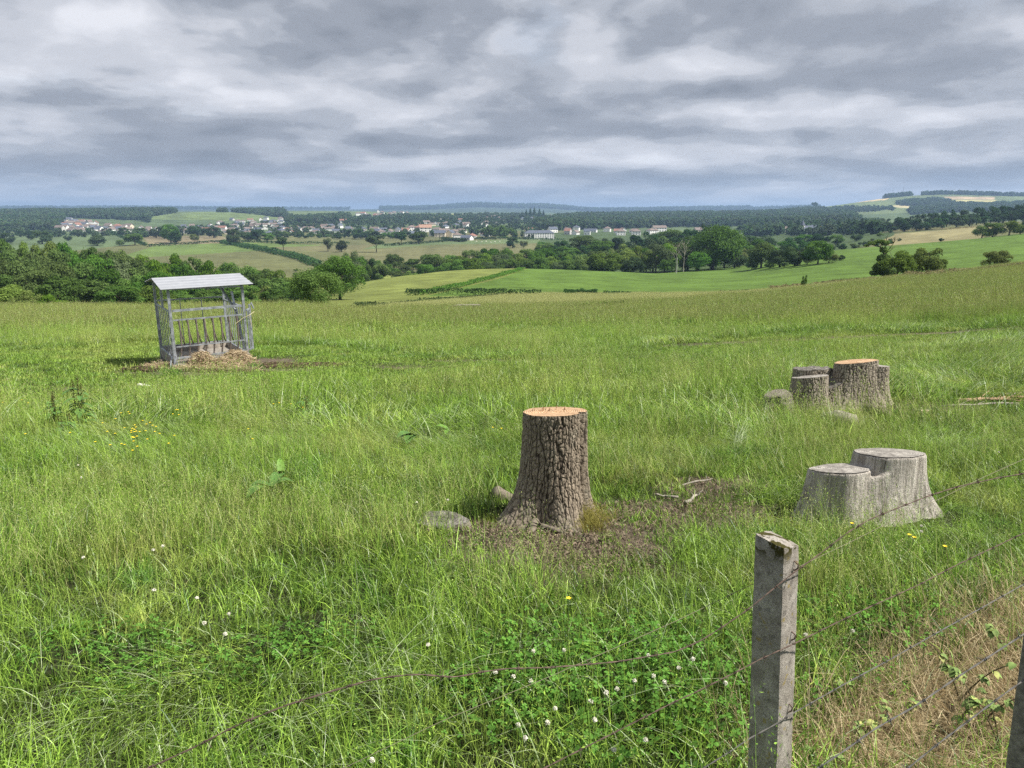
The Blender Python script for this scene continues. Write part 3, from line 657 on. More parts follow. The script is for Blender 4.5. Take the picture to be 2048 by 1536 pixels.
# --- single trees on the plain
for px, tp, bs, wd, P, lk in [(567, 474, 502, 24, P_UMB, 'lone tree with a bare trunk'), (656, 477, 503, 18, P_PALE, 'small pale tree'), (683, 481, 504, 20, P_DARK, 'small dark tree'), (753, 471, 505, 31, P_UMB, 'spreading tree with two trunks'),
                              (803, 464, 490, 26, P_UMB, 'rounded tree'), (838, 464, 488, 36, P_OAK, 'wide rounded tree'), (342, 449, 486, 28, P_OAK, 'tall rounded tree'), (352, 462, 488, 26, P_DARK, 'dark low tree'), (390, 468, 484, 14, P_OLV, 'tiny olive tree'),
                              (397, 450, 474, 32, P_DARK, 'dark tree'), (428, 455, 476, 30, P_DARK, 'dark tree'), (468, 458, 490, 27, P_DARK, 'dark tall tree'), (497, 463, 483, 22, P_DARK, 'dark tree'), (514, 461, 484, 30, P_DARK, 'dark tree'), (536, 466, 484, 22, P_OAK, 'green tree'), (556, 461, 478, 26, P_DARK, 'dark tree'),
                              (270, 467, 491, 44, P_OAK, 'wide rounded tree'), (195, 470, 492, 38, P_DARK, 'wide dark tree'), (240, 480, 492, 30, P_OAK, 'low green tree'), (85, 462, 488, 40, P_DARK, 'wide dark tree'), (62, 462, 480, 26, P_DARK, 'dark tree'), (137, 471, 482, 20, P_DARK, 'small dark tree'), (42, 460, 474, 22, P_DARK, 'dark tree'), (15, 466, 488, 30, P_DARK, 'dark tree'),
                              (313, 456, 476, 34, P_DARK, 'dark tree'), (329, 452, 478, 24, P_DARK, 'dark tree'), (250, 455, 472, 26, P_DARK, 'dark tree'), (280, 456, 472, 22, P_OAK, 'green tree'), (1025, 476, 496, 22, P_DARK, 'round dark tree'), (1047, 482, 496, 14, P_OLV, 'small olive tree'), (1083, 484, 500, 20, P_BUSH, 'low green tree')]:
    g0 = G(px, bs, 430); h = zf(g0.y, tp)-g0.z
    tree(px, tp, g0.y, wd*1.12, P, lk, 'on the plain below the town', 'trees dotted over the plain', base=bs)
# --- tree screen in front of the town
TOPT = [(580, 462), (640, 466), (690, 463), (720, 456), (760, 462), (820, 464), (870, 470), (900, 474), (960, 462), (985, 450), (1010, 452), (1040, 468), (1080, 474)]
px = 572
while px < 1120:
    if not (868 < px < 968):
        tree(px, lerp(TOPT, px)+rr.uniform(-3, 5), 1120+rr.uniform(-40, 60), rr.uniform(18, 32), P_MID if rr.random() < .7 else P_MIDG, 'dark tree', 'in the screen of trees before the town', 'trees before the town', parts=False)
    px += rr.uniform(9, 16)
# --- trees among the houses
k = 0
while k < 0:
    px = rr.uniform(120, 1330); py = rr.uniform(438, 474)
    if px > 1100 and py < 452: continue
    if px < 330 and py < 446: continue
    g0 = G(px, py, 1150); k += 1
    if not 1150 < g0.y < 2700: continue
    cone = rr.random() < .10
    tree(px, zf(0, 0) if False else 0, g0.y, rr.uniform(9, 20), P_CONE if cone else (P_MID if rr.random() < .75 else P_MIDG), 'pointed conifer' if cone else 'dark round tree', 'among the houses of the town', 'trees among the houses', H=rr.uniform(9, 17), parts=False, base=py)
for px, tp, wd in [(1052, 416, 9), (1060, 413, 10), (1068, 412, 11), (1078, 414, 10), (1086, 418, 9), (1044, 420, 9), (1018, 424, 12)]:
    tree(px, tp+3, 2300, wd, P_CONE, 'tall pointed conifer', 'in the dark group above the town', 'conifers above the town', 'conifer', parts=False)
for px, tp, wd, Y in [(1575, 441, 14, 1050), (1590, 438, 10, 1050), (1646, 437, 9, 1040), (1672, 443, 10, 900), (1690, 437, 13, 900), (1716, 437, 8, 900), (1730, 445, 9, 900), (1742, 448, 8, 900), (1760, 448, 9, 850)]:
    tree(px, tp, Y, wd*1.5, P_CONE, 'tall dark conifer', 'by the small village on the right', 'conifers by the village', 'conifer', parts=False)
# label the trees: rank along the picture inside each place and look
ORD = lambda n: {1: 'first', 2: 'second', 3: 'third', 4: 'fourth', 5: 'fifth', 6: 'sixth', 7: 'seventh', 8: 'eighth', 9: 'ninth', 10: 'tenth', 11: 'eleventh', 12: 'twelfth'}.get(n, str(n)+('th' if n % 100 in (11, 12, 13) or n % 10 not in (1, 2, 3) else ['st', 'nd', 'rd'][n % 10-1]))
def rank_labels(entries):
    groups = {}
    for e in entries: groups.setdefault((e[1], e[2]), []).append(e)
    for (look, place), es in groups.items():
        es.sort(key=lambda e: e[3])
        pl = place if place.split()[0] in ('on', 'in', 'at', 'by', 'behind', 'beyond', 'among', 'right', 'hard', 'leaning', 'alone', 'above') else 'in the '+place if not place.startswith('front edge') else 'at the '+place
        for i, e in enumerate(es):
            lb = look+(', '+place if 'row of' in place else ' '+pl)
            if len(es) > 1: lb += ', '+ORD(i+1)+' from left'
            e[0]['label'] = lb
rank_labels(LAB)

# --- bare dead trees and the white post
def dead_tree(px, top, Y, label):
    p = at(px, Y, 520); h = zf(Y, top)-p.z
    me = trunk_mesh('dead_tree', px, z_top=.9, r=.016, limbs=9, spread=.25, z_first=.35, twigs=5); me.materials.append(M_dead)
    o = link('dead_tree', me, loc=p); o.scale = (h*.75, h*.75, h); tag(o, label, 'tree', 'bare dead trees')
dead_tree(1352, 482, 350, 'bare whitish dead tree left of the very large oak, left of two')
dead_tree(1368, 476, 349, 'bare whitish dead tree against the very large oak, right of two')
mb = MB(); mb.tube([(0, 0, -.5), (0, 0, 7)], [.16, .11], 8); mb.tube([(-.25, 0, 6.7), (.25, 0, 6.7)], .05, 6)
o = mb.build('utility_pole', plain_mat('pole_concrete', (.5, .5, .46)), loc=at(1353, 325, 545)); tag(o, 'short pale concrete pole at the far edge of the green crop field', 'pole')

# --- hedges: many leaf clusters along a line on the ground
def hedge(name, pts, hgt, wd, label, mat=None, n_per_m=26, leaf=.16, cat='hedge', group=None, ymin=0):
    P = [G(a, b, ymin) for a, b in pts]; rg = np.random.default_rng(len(label)+len(pts)*13+int(pts[0][0]))
    seg = [(b-a).length for a, b in zip(P[:-1], P[1:])]; L = sum(seg); n = int(L*n_per_m)
    d = rg.random(n)*L; cum = np.concatenate([[0], np.cumsum(seg)])
    xs = np.interp(d, cum, [p.x for p in P]); ys = np.interp(d, cum, [p.y for p in P])
    hh = hgt*(.55+.75*fbm(d/(hgt*3), d*0+1.7, 5, 3)); u = rg.normal(size=n)*.35
    f = np.sqrt(rg.random(n)); zz = f*hh
    dx = P[-1].x-P[0].x; dy = P[-1].y-P[0].y; q = math.hypot(dx, dy)
    xs += -dy/q*u*wd; ys += dx/q*u*wd
    Z = terr(xs, ys)+zz
    V, fc, c = diamonds(np.stack([xs, ys, Z], -1), rg.normal(size=(n, 3))*.7+np.array([0, -.4, .6]), leaf*(.6+rg.random(n)*.9), rg, rg.random(n))
    o = link(name, np_mesh(name, V, fc, np.full(n, 4), color=c), None, mat or M_leaf_d); tag(o, label, cat, group, 'stuff' if name in ('sedge_clump', 'dry_bank', 'bramble_patch') else None)
    return o
HG = 'hedges and banks between the fields'
M_dry = leaf_mat('dry_grass', (.20, .18, .08), (.38, .34, .17), .3)
hedge('hedge', [(812, 593), (850, 590), (930, 589), (1010, 592), (1082, 591)], 1.5, 1.6, 'dark trimmed hedge along the near edge of the green crop, left of centre', group=HG, n_per_m=60)
hedge('hedge', [(715, 622), (800, 611), (880, 603), (960, 597), (1005, 592)], .7, .8, 'thin dark hedge line between hay meadow and tan strip', group=HG, n_per_m=40, leaf=.12)
hedge('hedge', [(838, 591), (900, 580), (960, 564), (1030, 545), (1046, 540)], 1.3, 1.6, 'rough hedge climbing between hay meadow and green crop field', M_leaf, group=HG, n_per_m=50)
hedge('hedge', [(1128, 591), (1160, 589), (1194, 591)], 1.2, 1.4, 'short dark hedge piece below the middle of the green crop field', group=HG, n_per_m=60)
hedge('hedge', [(1206, 591), (1262, 591)], .9, 1.2, 'second short dark hedge piece, right of the first below the crop', group=HG, n_per_m=50)
hedge('hedge', [(1438, 589), (1498, 586)], .6, .9, 'low dark bank at the crop edge near the tiny sapling', group=HG, n_per_m=40)
hedge('sedge_clump', [(1126, 623), (1180, 620), (1245, 614)], .5, .9, 'dark rushy strip in the tan grass below the crop field', M_leaf_o, group=HG, n_per_m=50, leaf=.12, cat='rushes')
hedge('dry_bank', [(1540, 586), (1640, 573), (1740, 563), (1850, 557), (1960, 546), (2060, 536)], .9, 1.6, 'dry tan grassy bank along the top edge of the near field', M_dry, group=HG, n_per_m=45, leaf=.12, cat='bank')
hedge('hedge', [(1640, 573), (1690, 566), (1745, 561)], .8, .8, 'low dark scrub on the tan bank left of the ragged tree', M_leaf_o, group=HG, n_per_m=40, leaf=.12)
for pts, lb in [([(447, 484), (520, 497), (590, 511), (640, 530)], 'long hedge running diagonally over the plain beside the lane'), ([(440, 486), (510, 500), (575, 514), (625, 532)], 'thin second hedge on the left side of the lane'),
                ([(290, 494), (380, 489), (447, 484)], 'hedge between green and tan fields left of the lane'), ([(480, 485), (600, 488), (700, 488)], 'dark hedge behind the lone tree of the plain'),
                ([(765, 492), (850, 487), (935, 480), (1060, 479)], 'dark hedge below the right part of the town'), ([(0, 470), (120, 471), (232, 469)], 'dark hedge at the far left of the plain'), ([(232, 470), (262, 482), (290, 492)], 'short diagonal hedge on the left of the plain'),
                ([(940, 479), (990, 477), (1130, 481)], 'straight dark hedge behind the white cattle')]:
    hedge('hedge', pts, 3.0, 3.5, lb, group=HG, n_per_m=5, leaf=.8, ymin=430)
hedge('bramble_patch', [(885, 481), (930, 484)], 4.5, 8, 'dark scrub patch at the end of the hedge below the town', group=HG, n_per_m=30, leaf=.8, ymin=430, cat='scrub')
hedge('track_bank', [(1748, 468), (1850, 460), (1960, 454)], 1.0, 4, 'pale track edge below the dark wood on the right', M_dry, group=HG, n_per_m=8, leaf=.5, ymin=430, cat='bank')

# --- woods too far off to count: leaf clusters of small trees scattered on the hills
def scatter(name, P, S, RZ, I, srcs, kindtag, tilt=None, label=None, cat=None):
    """geometry nodes: instances of the source meshes on points"""
    n = len(P); me = bpy.data.meshes.new(name); me.vertices.add(n); me.vertices.foreach_set('co', np.asarray(P, np.float32).ravel())
    def attr(nm, ty, data, f='value'):
        a = me.attributes.new(nm, ty, 'POINT'); a.data.foreach_set(f, np.ascontiguousarray(data).ravel())
    attr('scl', 'FLOAT_VECTOR', np.asarray(S, np.float32), 'vector')
    rot = np.zeros((n, 3), np.float32)
    if tilt is not None: rot[:, :2] = tilt
    rot[:, 2] = RZ
    attr('rot', 'FLOAT_VECTOR', rot, 'vector'); attr('idx', 'INT', np.asarray(I, np.int32))
    o = link(name, me)
    sc = bpy.data.collections.new(name+'_sources')
    for i, s in enumerate(srcs):
        so = bpy.data.objects.new('%s_source_%03d' % (name, i), s); sc.objects.link(so)
    ng = bpy.data.node_groups.new(name, 'GeometryNodeTree')
    ng.interface.new_socket('Geometry', in_out='INPUT', socket_type='NodeSocketGeometry')
    ng.interface.new_socket('Geometry', in_out='OUTPUT', socket_type='NodeSocketGeometry')
    N = ng.nodes; L = ng.links
    gi = N.new('NodeGroupInput'); go = N.new('NodeGroupOutput')
    m2p = N.new('GeometryNodeMeshToPoints'); iop = N.new('GeometryNodeInstanceOnPoints'); ci = N.new('GeometryNodeCollectionInfo')
    ci.inputs['Collection'].default_value = sc; ci.inputs['Separate Children'].default_value = True; ci.inputs['Reset Children'].default_value = True
    def na(nm, ty):
        a = N.new('GeometryNodeInputNamedAttribute'); a.data_type = ty; a.inputs['Name'].default_value = nm
        return [s for s in a.outputs if s.enabled and s.name == 'Attribute'][0]
    iop.inputs['Pick Instance'].default_value = True
    L.new(gi.outputs[0], m2p.inputs['Mesh']); L.new(m2p.outputs[0], iop.inputs['Points']); L.new(ci.outputs[0], iop.inputs['Instance'])
    L.new(na('idx', 'INT'), iop.inputs['Instance Index']); L.new(na('rot', 'FLOAT_VECTOR'), iop.inputs['Rotation']); L.new(na('scl', 'FLOAT_VECTOR'), iop.inputs['Scale'])
    L.new(iop.outputs[0], go.inputs[0])
    md = o.modifiers.new('scatter', 'NODES'); md.node_group = ng
    o['kind'] = kindtag
    if label: o['label'] = label
    if cat: o['category'] = cat
    return o
M_leaf_f = leaf_mat('far_foliage', (.050, .095, .042), (.135, .200, .085))
F_SRC = []
for i in range(5):
    cm = crown_mesh('far_crown', 300+i, 260, .13, 'bush', 8); cm.materials.append(M_leaf_f); F_SRC.append(cm)
def wood(name, poly, y0, y1, n, H, label, dens=None):
    rg = np.random.default_rng(len(label)*3+n)
    # sample the ground, keep what falls inside the outline given as sight lines
    pxs = [a for a, b in poly]; s0, s1 = s_of(min(pxs)), s_of(max(pxs))
    m = n*30; Y = np.sqrt(rg.random(m)*(y1*y1-y0*y0)+y0*y0); X_ = (s0+rg.random(m)*(s1-s0))*Y; Z_ = terr(X_, Y)
    px, py = project(X_, Y, Z_); k = np.where(inpoly(px, py, poly))[0][:n]
    if len(k) == 0: return
    h = H*(.7+.6*rg.random(len(k))); wd = h*(.8+.5*rg.random(len(k)))
    scatter(name, np.stack([X_[k], Y[k], Z_[k]-1], -1), np.stack([wd, wd, h], -1), rg.random(len(k))*6.28, rg.integers(0, len(F_SRC), len(k)), F_SRC, 'stuff', label=label, cat='wood')
wood('hillside_wood', [(-60, 430), (-60, 418), (350, 420), (352, 426), (300, 434), (300, 447), (285, 441), (130, 436), (112, 464), (-60, 466)], 1500, 3000, 5500, 14, 'dark wood covering the hillside above the left houses')
wood('valley_trees', [(-60, 462), (290, 462), (560, 446), (1080, 442), (1100, 460), (1080, 474), (600, 478), (330, 476), (-60, 474)], 1150, 2300, 720, 9, 'gardens and small trees between the houses of the town')
wood('hilltop_wood', [(435, 426), (450, 418), (560, 418), (575, 432), (585, 440), (700, 432), (700, 445), (575, 450), (570, 436), (460, 424)], 1700, 3300, 1400, 14, 'dark wood along the brow above the open hill field')
wood('town_wood', [(700, 438), (860, 432), (1080, 432), (1090, 446), (950, 450), (860, 448), (700, 452)], 1700, 3300, 900, 12, 'wooded slope rising behind the middle of the town')
wood('long_wood', [(1060, 452), (1120, 436), (1240, 426), (1500, 425), (1600, 422), (1700, 430), (1720, 444), (1600, 452), (1300, 456), (1100, 462)], 1250, 3100, 6500, 15, 'long flat wood right of the town')
wood('village_trees', [(1480, 456), (1760, 450), (1780, 470), (1480, 474)], 700, 1400, 330, 12, 'trees round the small village on the right')
wood('hill_copse', [(1820, 420), (1900, 408), (1970, 412), (2080, 404), (2080, 420), (1900, 426), (1820, 430)], 1800, 3300, 1500, 13, 'wooded folds on the hill at the right')
wood('summit_wood', [(1838, 397), (1850, 386), (2110, 384), (2110, 398)], 3440, 3800, 700, 17, 'dark wood along the summit of the right hill')
wood('summit_copse', [(1764, 398), (1770, 386), (1818, 386), (1824, 398)], 3440, 3700, 140, 18, 'small round copse on the summit of the right hill')
wood('slope_copse', [(1790, 406), (1830, 402), (1880, 400), (1900, 405), (1880, 412), (1800, 412)], 2400, 3600, 350, 13, 'copse halfway up the right hill')
wood('ridge_wood', [(1510, 418), (1640, 418), (1780, 416), (1790, 424), (1560, 426)], 2500, 3600, 420, 13, 'strip of wood at the foot of the right hill')
wood('skyline_wood', [(1330, 424), (1330, 417), (1520, 414), (1640, 412), (1640, 418), (1520, 422)], 3000, 9500, 450, 24, 'trees along the skyline right of the long wood')
wood('blue_ridge_wood', [(760, 424), (760, 410), (1200, 410), (1500, 416), (1500, 424)], 7000, 9500, 2600, 34, 'blue wooded ridges on the horizon behind the town')
wood('left_ridge_wood', [(-60, 420), (-60, 412), (700, 414), (700, 420)], 7000, 9500, 1400, 30, 'blue wooded ridge on the horizon behind the left hillside')

# ------------------------------------------------------------------ houses
def tile_mat(name, c): return plain_mat(name, c, .85, nscale=1.2, namt=.25, spec=.2)
WALLS = {'white': plain_mat('white_render', (.85, .84, .82), .9, nscale=.6, namt=.06), 'cream': plain_mat('cream_render', (.66, .58, .45), .9, nscale=.6, namt=.08), 'grey': plain_mat('grey_render', (.50, .49, .47), .9, nscale=.6, namt=.08)}
ROOFS = {'red': tile_mat('red_tiles', (.27, .145, .115)), 'brown': tile_mat('brown_tiles', (.185, .150, .135)), 'slate': tile_mat('slates', (.10, .115, .15)), 'orange': tile_mat('orange_tiles', (.34, .21, .15))}
M_win = plain_mat('window_glass', (.03, .035, .045), .25, spec=.6)
M_shut = plain_mat('chimney_brick', (.30, .17, .12), .9)
def house_meshes(L, W, H, rh, hip=0):
    a = MB(); a.box((0, 0, H/2-1), (L, W, H+2))
    if not hip:     # gable triangles as prisms
        for sx in (-1, 1):
            x = sx*L/2; x2 = x-sx*.3
            a.add([(x, -W/2, H), (x, W/2, H), (x, 0, H+rh-.05), (x2, -W/2, H), (x2, W/2, H), (x2, 0, H+rh-.05)], [(0, 1, 2), (3, 5, 4), (0, 3, 4, 1), (1, 4, 5, 2), (2, 5, 3, 0)])
    wall = a.mesh('house')
    r = MB(); e = .5; t = .22; k = L/2*hip
    for sy in (-1, 1):
        yo = sy*(W/2+e); zo = H-e*rh/(W/2)
        A = [(-L/2-e, yo, zo), (L/2+e, yo, zo), (L/2+e-k-(e if hip else 0), 0, H+rh), (-L/2-e+k+(e if hip else 0), 0, H+rh)]
        r.add([*A, *[(x, y, z+t) for x, y, z in A]], [(0, 1, 2, 3), (4, 5, 6, 7), (0, 1, 5, 4), (1, 2, 6, 5), (2, 3, 7, 6), (3, 0, 4, 7)])
    if hip:
        for sx in (-1, 1):
            zo = H-e*rh/(W/2)+.02; A = [(sx*(L/2+e), -W/2-e, zo), (sx*(L/2+e), W/2+e, zo), (sx*(L/2-k), 0, H+rh+.02)]
            r.add([*A, *[(x, y, z+t) for x, y, z in A]], [(0, 1, 2), (3, 4, 5), (0, 1, 4, 3), (1, 2, 5, 4), (2, 0, 3, 5)])
    roof = r.mesh('roof')
    win = []
    nx = max(2, int(L/3.6)); fl = max(1, int(H/2.7))
    for f in range(fl):
        for i in range(nx):
            m = MB(); m.box((-L/2+L*(i+.5)/nx, -W/2-.02, 1.55+2.7*f), (1.05, .14, 1.3)); win.append(m.mesh('window'))
    ch = MB(); ch.box((L*.28, W*.12, H+rh+.1), (.7, .7, 1.9)); chm = ch.mesh('chimney')
    for me in win: me.materials.append(M_win)
    chm.materials.append(M_shut)
    for me in (wall, roof): me.materials.append(None)
    return wall, roof, win, chm
HP = [house_meshes(*a) for a in [(11, 8, 3.2, 3.0), (14, 8, 5.4, 3.2), (9, 8, 5.2, 3.4), (16, 9, 3.2, 2.6, .6), (12, 10, 5.6, 2.6, .8), (20, 9, 5.6, 3.0), (13, 8, 3.0, 2.6)]]
HL = []
RK = {'red': 'red-roofed', 'brown': 'brown-roofed', 'slate': 'slate-roofed', 'orange': 'orange-roofed'}
def house(px, py, k, wall, roof, rz, place, group, ymin=1000, sc=1.0, parts=True):
    g0 = G(px, py, ymin); wm, rm, wins, ch = HP[k]
    o = bpy.data.objects.new('house', wm); COL.objects.link(o); o.location = g0; o.rotation_euler = (0, 0, rz); o.scale = (sc, sc, sc)
    o.material_slots[0].link = 'OBJECT'; o.material_slots[0].material = WALLS[wall]
    r = bpy.data.objects.new('roof', rm); COL.objects.link(r); r.parent = o; r.material_slots[0].link = 'OBJECT'; r.material_slots[0].material = ROOFS[roof]
    c = bpy.data.objects.new('chimney', ch); COL.objects.link(c); c.parent = r
    if parts:
        for wme in wins: c = bpy.data.objects.new('window', wme); COL.objects.link(c); c.parent = o
    tag(o, None, 'house', group)
    HL.append((o, '%s %s house' % (wall, RK[roof]), place, px))
    return o
rh_ = random.Random(5)
def cluster(poly, n, place, group, rp, ymin=1050, sc=1.2, ymax=3500, parts=False, sep=6.5, ks=(0, 1, 2, 3, 4, 6)):
    pxs = [a for a, b in poly]; pys = [b for a, b in poly]; done = []; tries = 0
    while len(done) < n and tries < 4000:
        tries += 1
        px = rh_.uniform(min(pxs), max(pxs)); py = rh_.uniform(min(pys), max(pys))
        if not inpoly(np.array([px]), np.array([py]), poly)[0]: continue
        if any(abs(px-a) < sep*1.3 and abs(py-b) < sep*.34 for a, b in done): continue
        done.append((px, py))
        q = rh_.random(); wl = 'white' if q < .74 else 'cream' if q < .87 else 'grey'
        rf = rh_.choices(list(rp), list(rp.values()))[0]
        house(px, py, rh_.choice(ks), wl, rf, rh_.uniform(-.6, .6) + (math.pi/2 if rh_.random() < .3 else 0), place, group, ymin, sc, parts)
cluster([(120, 462), (126, 448), (135, 440), (160, 442), (200, 452), (262, 457), (258, 467), (225, 468), (150, 464)], 44, 'in the hamlet under the left wood', 'houses of the hamlet on the left', {'red': 1.4, 'brown': 5, 'slate': 3}, sc=1.3)
cluster([(262, 462), (300, 456), (365, 460), (360, 470), (270, 468)], 8, 'between hamlet and town on the left', 'houses left of the town', {'brown': 5, 'slate': 1}, sc=1.1)
cluster([(366, 458), (455, 444), (575, 444), (620, 452), (700, 454), (700, 468), (600, 470), (470, 468), (366, 468)], 82, 'in the dense left part of the town', 'houses of the left part of the town', {'red': 1, 'brown': 6, 'slate': 5}, sc=1.12)
cluster([(455, 441), (560, 439), (700, 438), (700, 446), (560, 446)], 20, 'on the upper edge of the town, left', 'houses on the upper edge of the town', {'red': 2, 'brown': 4, 'slate': 2}, sc=1.15)
cluster([(690, 460), (870, 460), (975, 466), (975, 482), (890, 481), (860, 473), (700, 472)], 30, 'in the front line of the town, middle', 'houses in the front line of the town', {'red': 1, 'brown': 4, 'slate': 3, 'orange': .3}, sc=1.25, parts=True, sep=9)
cluster([(820, 447), (880, 438), (1000, 436), (1120, 432), (1130, 438), (1020, 444), (980, 454), (900, 458)], 46, 'on the slope in the middle of the town', 'houses on the slope behind the middle of the town', {'red': 1, 'brown': 5, 'slate': 2}, sc=1.2)
cluster([(705, 430), (740, 424), (815, 426), (815, 431), (740, 437)], 15, 'on the distant hill above the town', 'houses on the distant hill', {'red': 1, 'brown': 4}, sc=1.3, ymin=2000)
cluster([(1095, 462), (1130, 458), (1250, 462), (1330, 464), (1330, 470), (1120, 472)], 15, 'in the row before the long wood', 'houses before the long wood', {'red': 1, 'brown': 5, 'slate': 2}, sc=1.2, parts=True, sep=10)
cluster([(1560, 462), (1640, 458), (1645, 470), (1570, 470)], 8, 'in the small village on the right', 'houses of the village on the right', {'brown': 4, 'slate': 3}, sc=1.1, ymin=700, parts=True)
for px, py, k, wl, rf, rz, sc in [(1318, 463, 5, 'white', 'brown', .2, 1.3), (1480, 478, 2, 'white', 'slate', 1.2, 1.0), (1530, 464, 0, 'white', 'brown', .4, 1.2), (1396, 464, 0, 'cream', 'brown', .3, 1.3), (635, 440, 5, 'white', 'red', .1, 1.25), (851, 464, 1, 'white', 'orange', .2, 1.6)]:
    house(px, py, k, wl, rf, rz, {1318: 'at the right end of the row before the long wood', 1480: 'alone among trees left of the village', 1530: 'just left of the village', 1396: 'half hidden by the wood edge', 635: 'standing large above the left part of the town', 851: 'large in the front line of the town'}[px], 'single houses', 700 if px > 1390 else 1050, sc, True)
rank_labels(HL)

# the long white block, the low red-roofed hall, the church and the masts
def block(px, py, L, W, H, rh, wall, roof, rz, name, label, cat, nx, fl, ymin=900, hip=.25):
    g0 = G(px, py, ymin); wm, rm, wins, ch = house_meshes(L, W, H, rh, hip)
    o = link(name, wm, loc=g0); o.rotation_euler = (0, 0, rz); wm.materials[0] = WALLS[wall]; rm.materials[0] = ROOFS[roof]
    r = link('roof', rm, o); link('chimney', ch, r)
    for f in range(fl):
        for i in range(nx):
            m = MB(); m.box((-L/2+L*(i+.5)/nx, -W/2-.03, 1.7+2.9*f), (1.3, .16, 1.5)); m.build('window', M_win, o)
    tag(o, label, cat); return o
block(1078, 478, 44, 13, 9.2, 3.6, 'white', 'slate', .12, 'apartment_block', 'long white three-storey block with slate roof before the trees', 'building', 12, 3)
block(1064, 463, 28, 10, 4, 3, 'cream', 'red', .05, 'hall', 'long low red-roofed hall just behind the white block', 'building', 6, 1)
block(788, 471, 11, 9, 6.5, .3, 'white', 'slate', .3, 'cube_house', 'plain white flat-roofed cube of a house in the front line', 'house', 2, 2, hip=.01)
block(862, 433, 34, 12, 5, 1.5, 'white', 'slate', .0, 'warehouse', 'long low white shed on the distant hill above the town', 'building', 6, 1, ymin=2200)
def church():
    g0 = G(1613, 468, 700); o = empty('church', g0, .3); tag(o, 'grey church with a pale pointed tower in the right village', 'church')
    m = MB(); m.box((0, 0, 3), (15, 7, 8)); m.build('wall', WALLS['grey'], o)
    m = MB(); m.add([(-8, -4, 7), (8, -4, 7), (8, 4, 7), (-8, 4, 7), (-8, 0, 11.5), (8, 0, 11.5)], [(0, 1, 5, 4), (2, 3, 4, 5), (0, 4, 3), (1, 2, 5)]); m.build('roof', ROOFS['slate'], o)
    t = MB(); t.box((-7.5, 0, 5), (4.2, 4.2, 14)); tw = t.build('tower', WALLS['white'], o)
    s = MB(); s.add([(-10, -2.5, 12), (-5, -2.5, 12), (-5, 2.5, 12), (-10, 2.5, 12), (-7.5, 0, 19)], [(0, 1, 4), (1, 2, 4), (2, 3, 4), (3, 0, 4)]); s.build('spire', ROOFS['slate'], tw)
    for k in range(4):
        m = MB(); m.box((-3+k*3, -3.52, 3.4), (.9, .12, 2.6)); m.build('window', M_win, o)
church()
for px, lb in [(1785, 'left of two thin masts on the round summit copse'), (1805, 'right of two thin masts on the round summit copse')]:
    m = MB(); m.tube([(0, 0, -2), (0, 0, 42)], [.9, .35], 6)
    for z in (30, 34, 38): m.tube([(-1.6, 0, z), (1.6, 0, z)], .25, 5)
    o = m.build('radio_mast', plain_mat('mast_steel', (.25, .26, .28)), loc=at(px, 3450, 392)); tag(o, lb, 'mast', 'masts on the summit')
# white cattle on the plain: one body grown from a chain, then copies
def cows():
    pts = [((-.95, 0, 1.05), .30), ((-.5, 0, 1.08), .36), ((.1, 0, 1.05), .40), ((.6, 0, 1.1), .34), ((1.0, 0, 1.05), .2), ((1.3, 0, .75), .14), ((1.55, 0, .5), .09)]
    # body as one lofted surface with the legs welded into the same mesh
    m = MB(); m.tube([p for p, r in pts], [r for p, r in pts], 10)
    for x in (-.85, .6):
        for y in (-.22, .22): m.tube([(x, y, 1.0), (x-.03, y, .5), (x, y, 0)], [.15, .08, .06], 6)
    m.tube([(-1.15, 0, 1.2), (-1.27, 0, .6)], [.05, .03], 5)
    me = m.mesh('cow', True); me.materials.append(plain_mat('white_hide', (.75, .70, .60), .9))
    L = [(953, 484, .2), (963, 485, 2.6), (972, 484, .4), (981, 486, 3.0), (990, 485, .1), (999, 484, 2.9), (395, 484, .3), (402, 485, 3.3), (418, 484, .6), (408, 486, 2.2), (338, 487, .5), (1345, 477, .2)][:11]
    for i, (px, py, rz) in enumerate(L):
        o = link('cow', me, loc=G(px, py, 430)); o.rotation_euler = (0, 0, rz)
        if px > 900: lb = 'white cow grazing before the hedge under the town, %s from left' % ORD(i+1)
        else: lb = 'white cow on the green field left of the lane, %s from left' % ORD(sorted([l[0] for l in L if l[0] < 900]).index(px)+1)
        tag(o, lb, 'cow', 'white cattle on the plain')
cows()

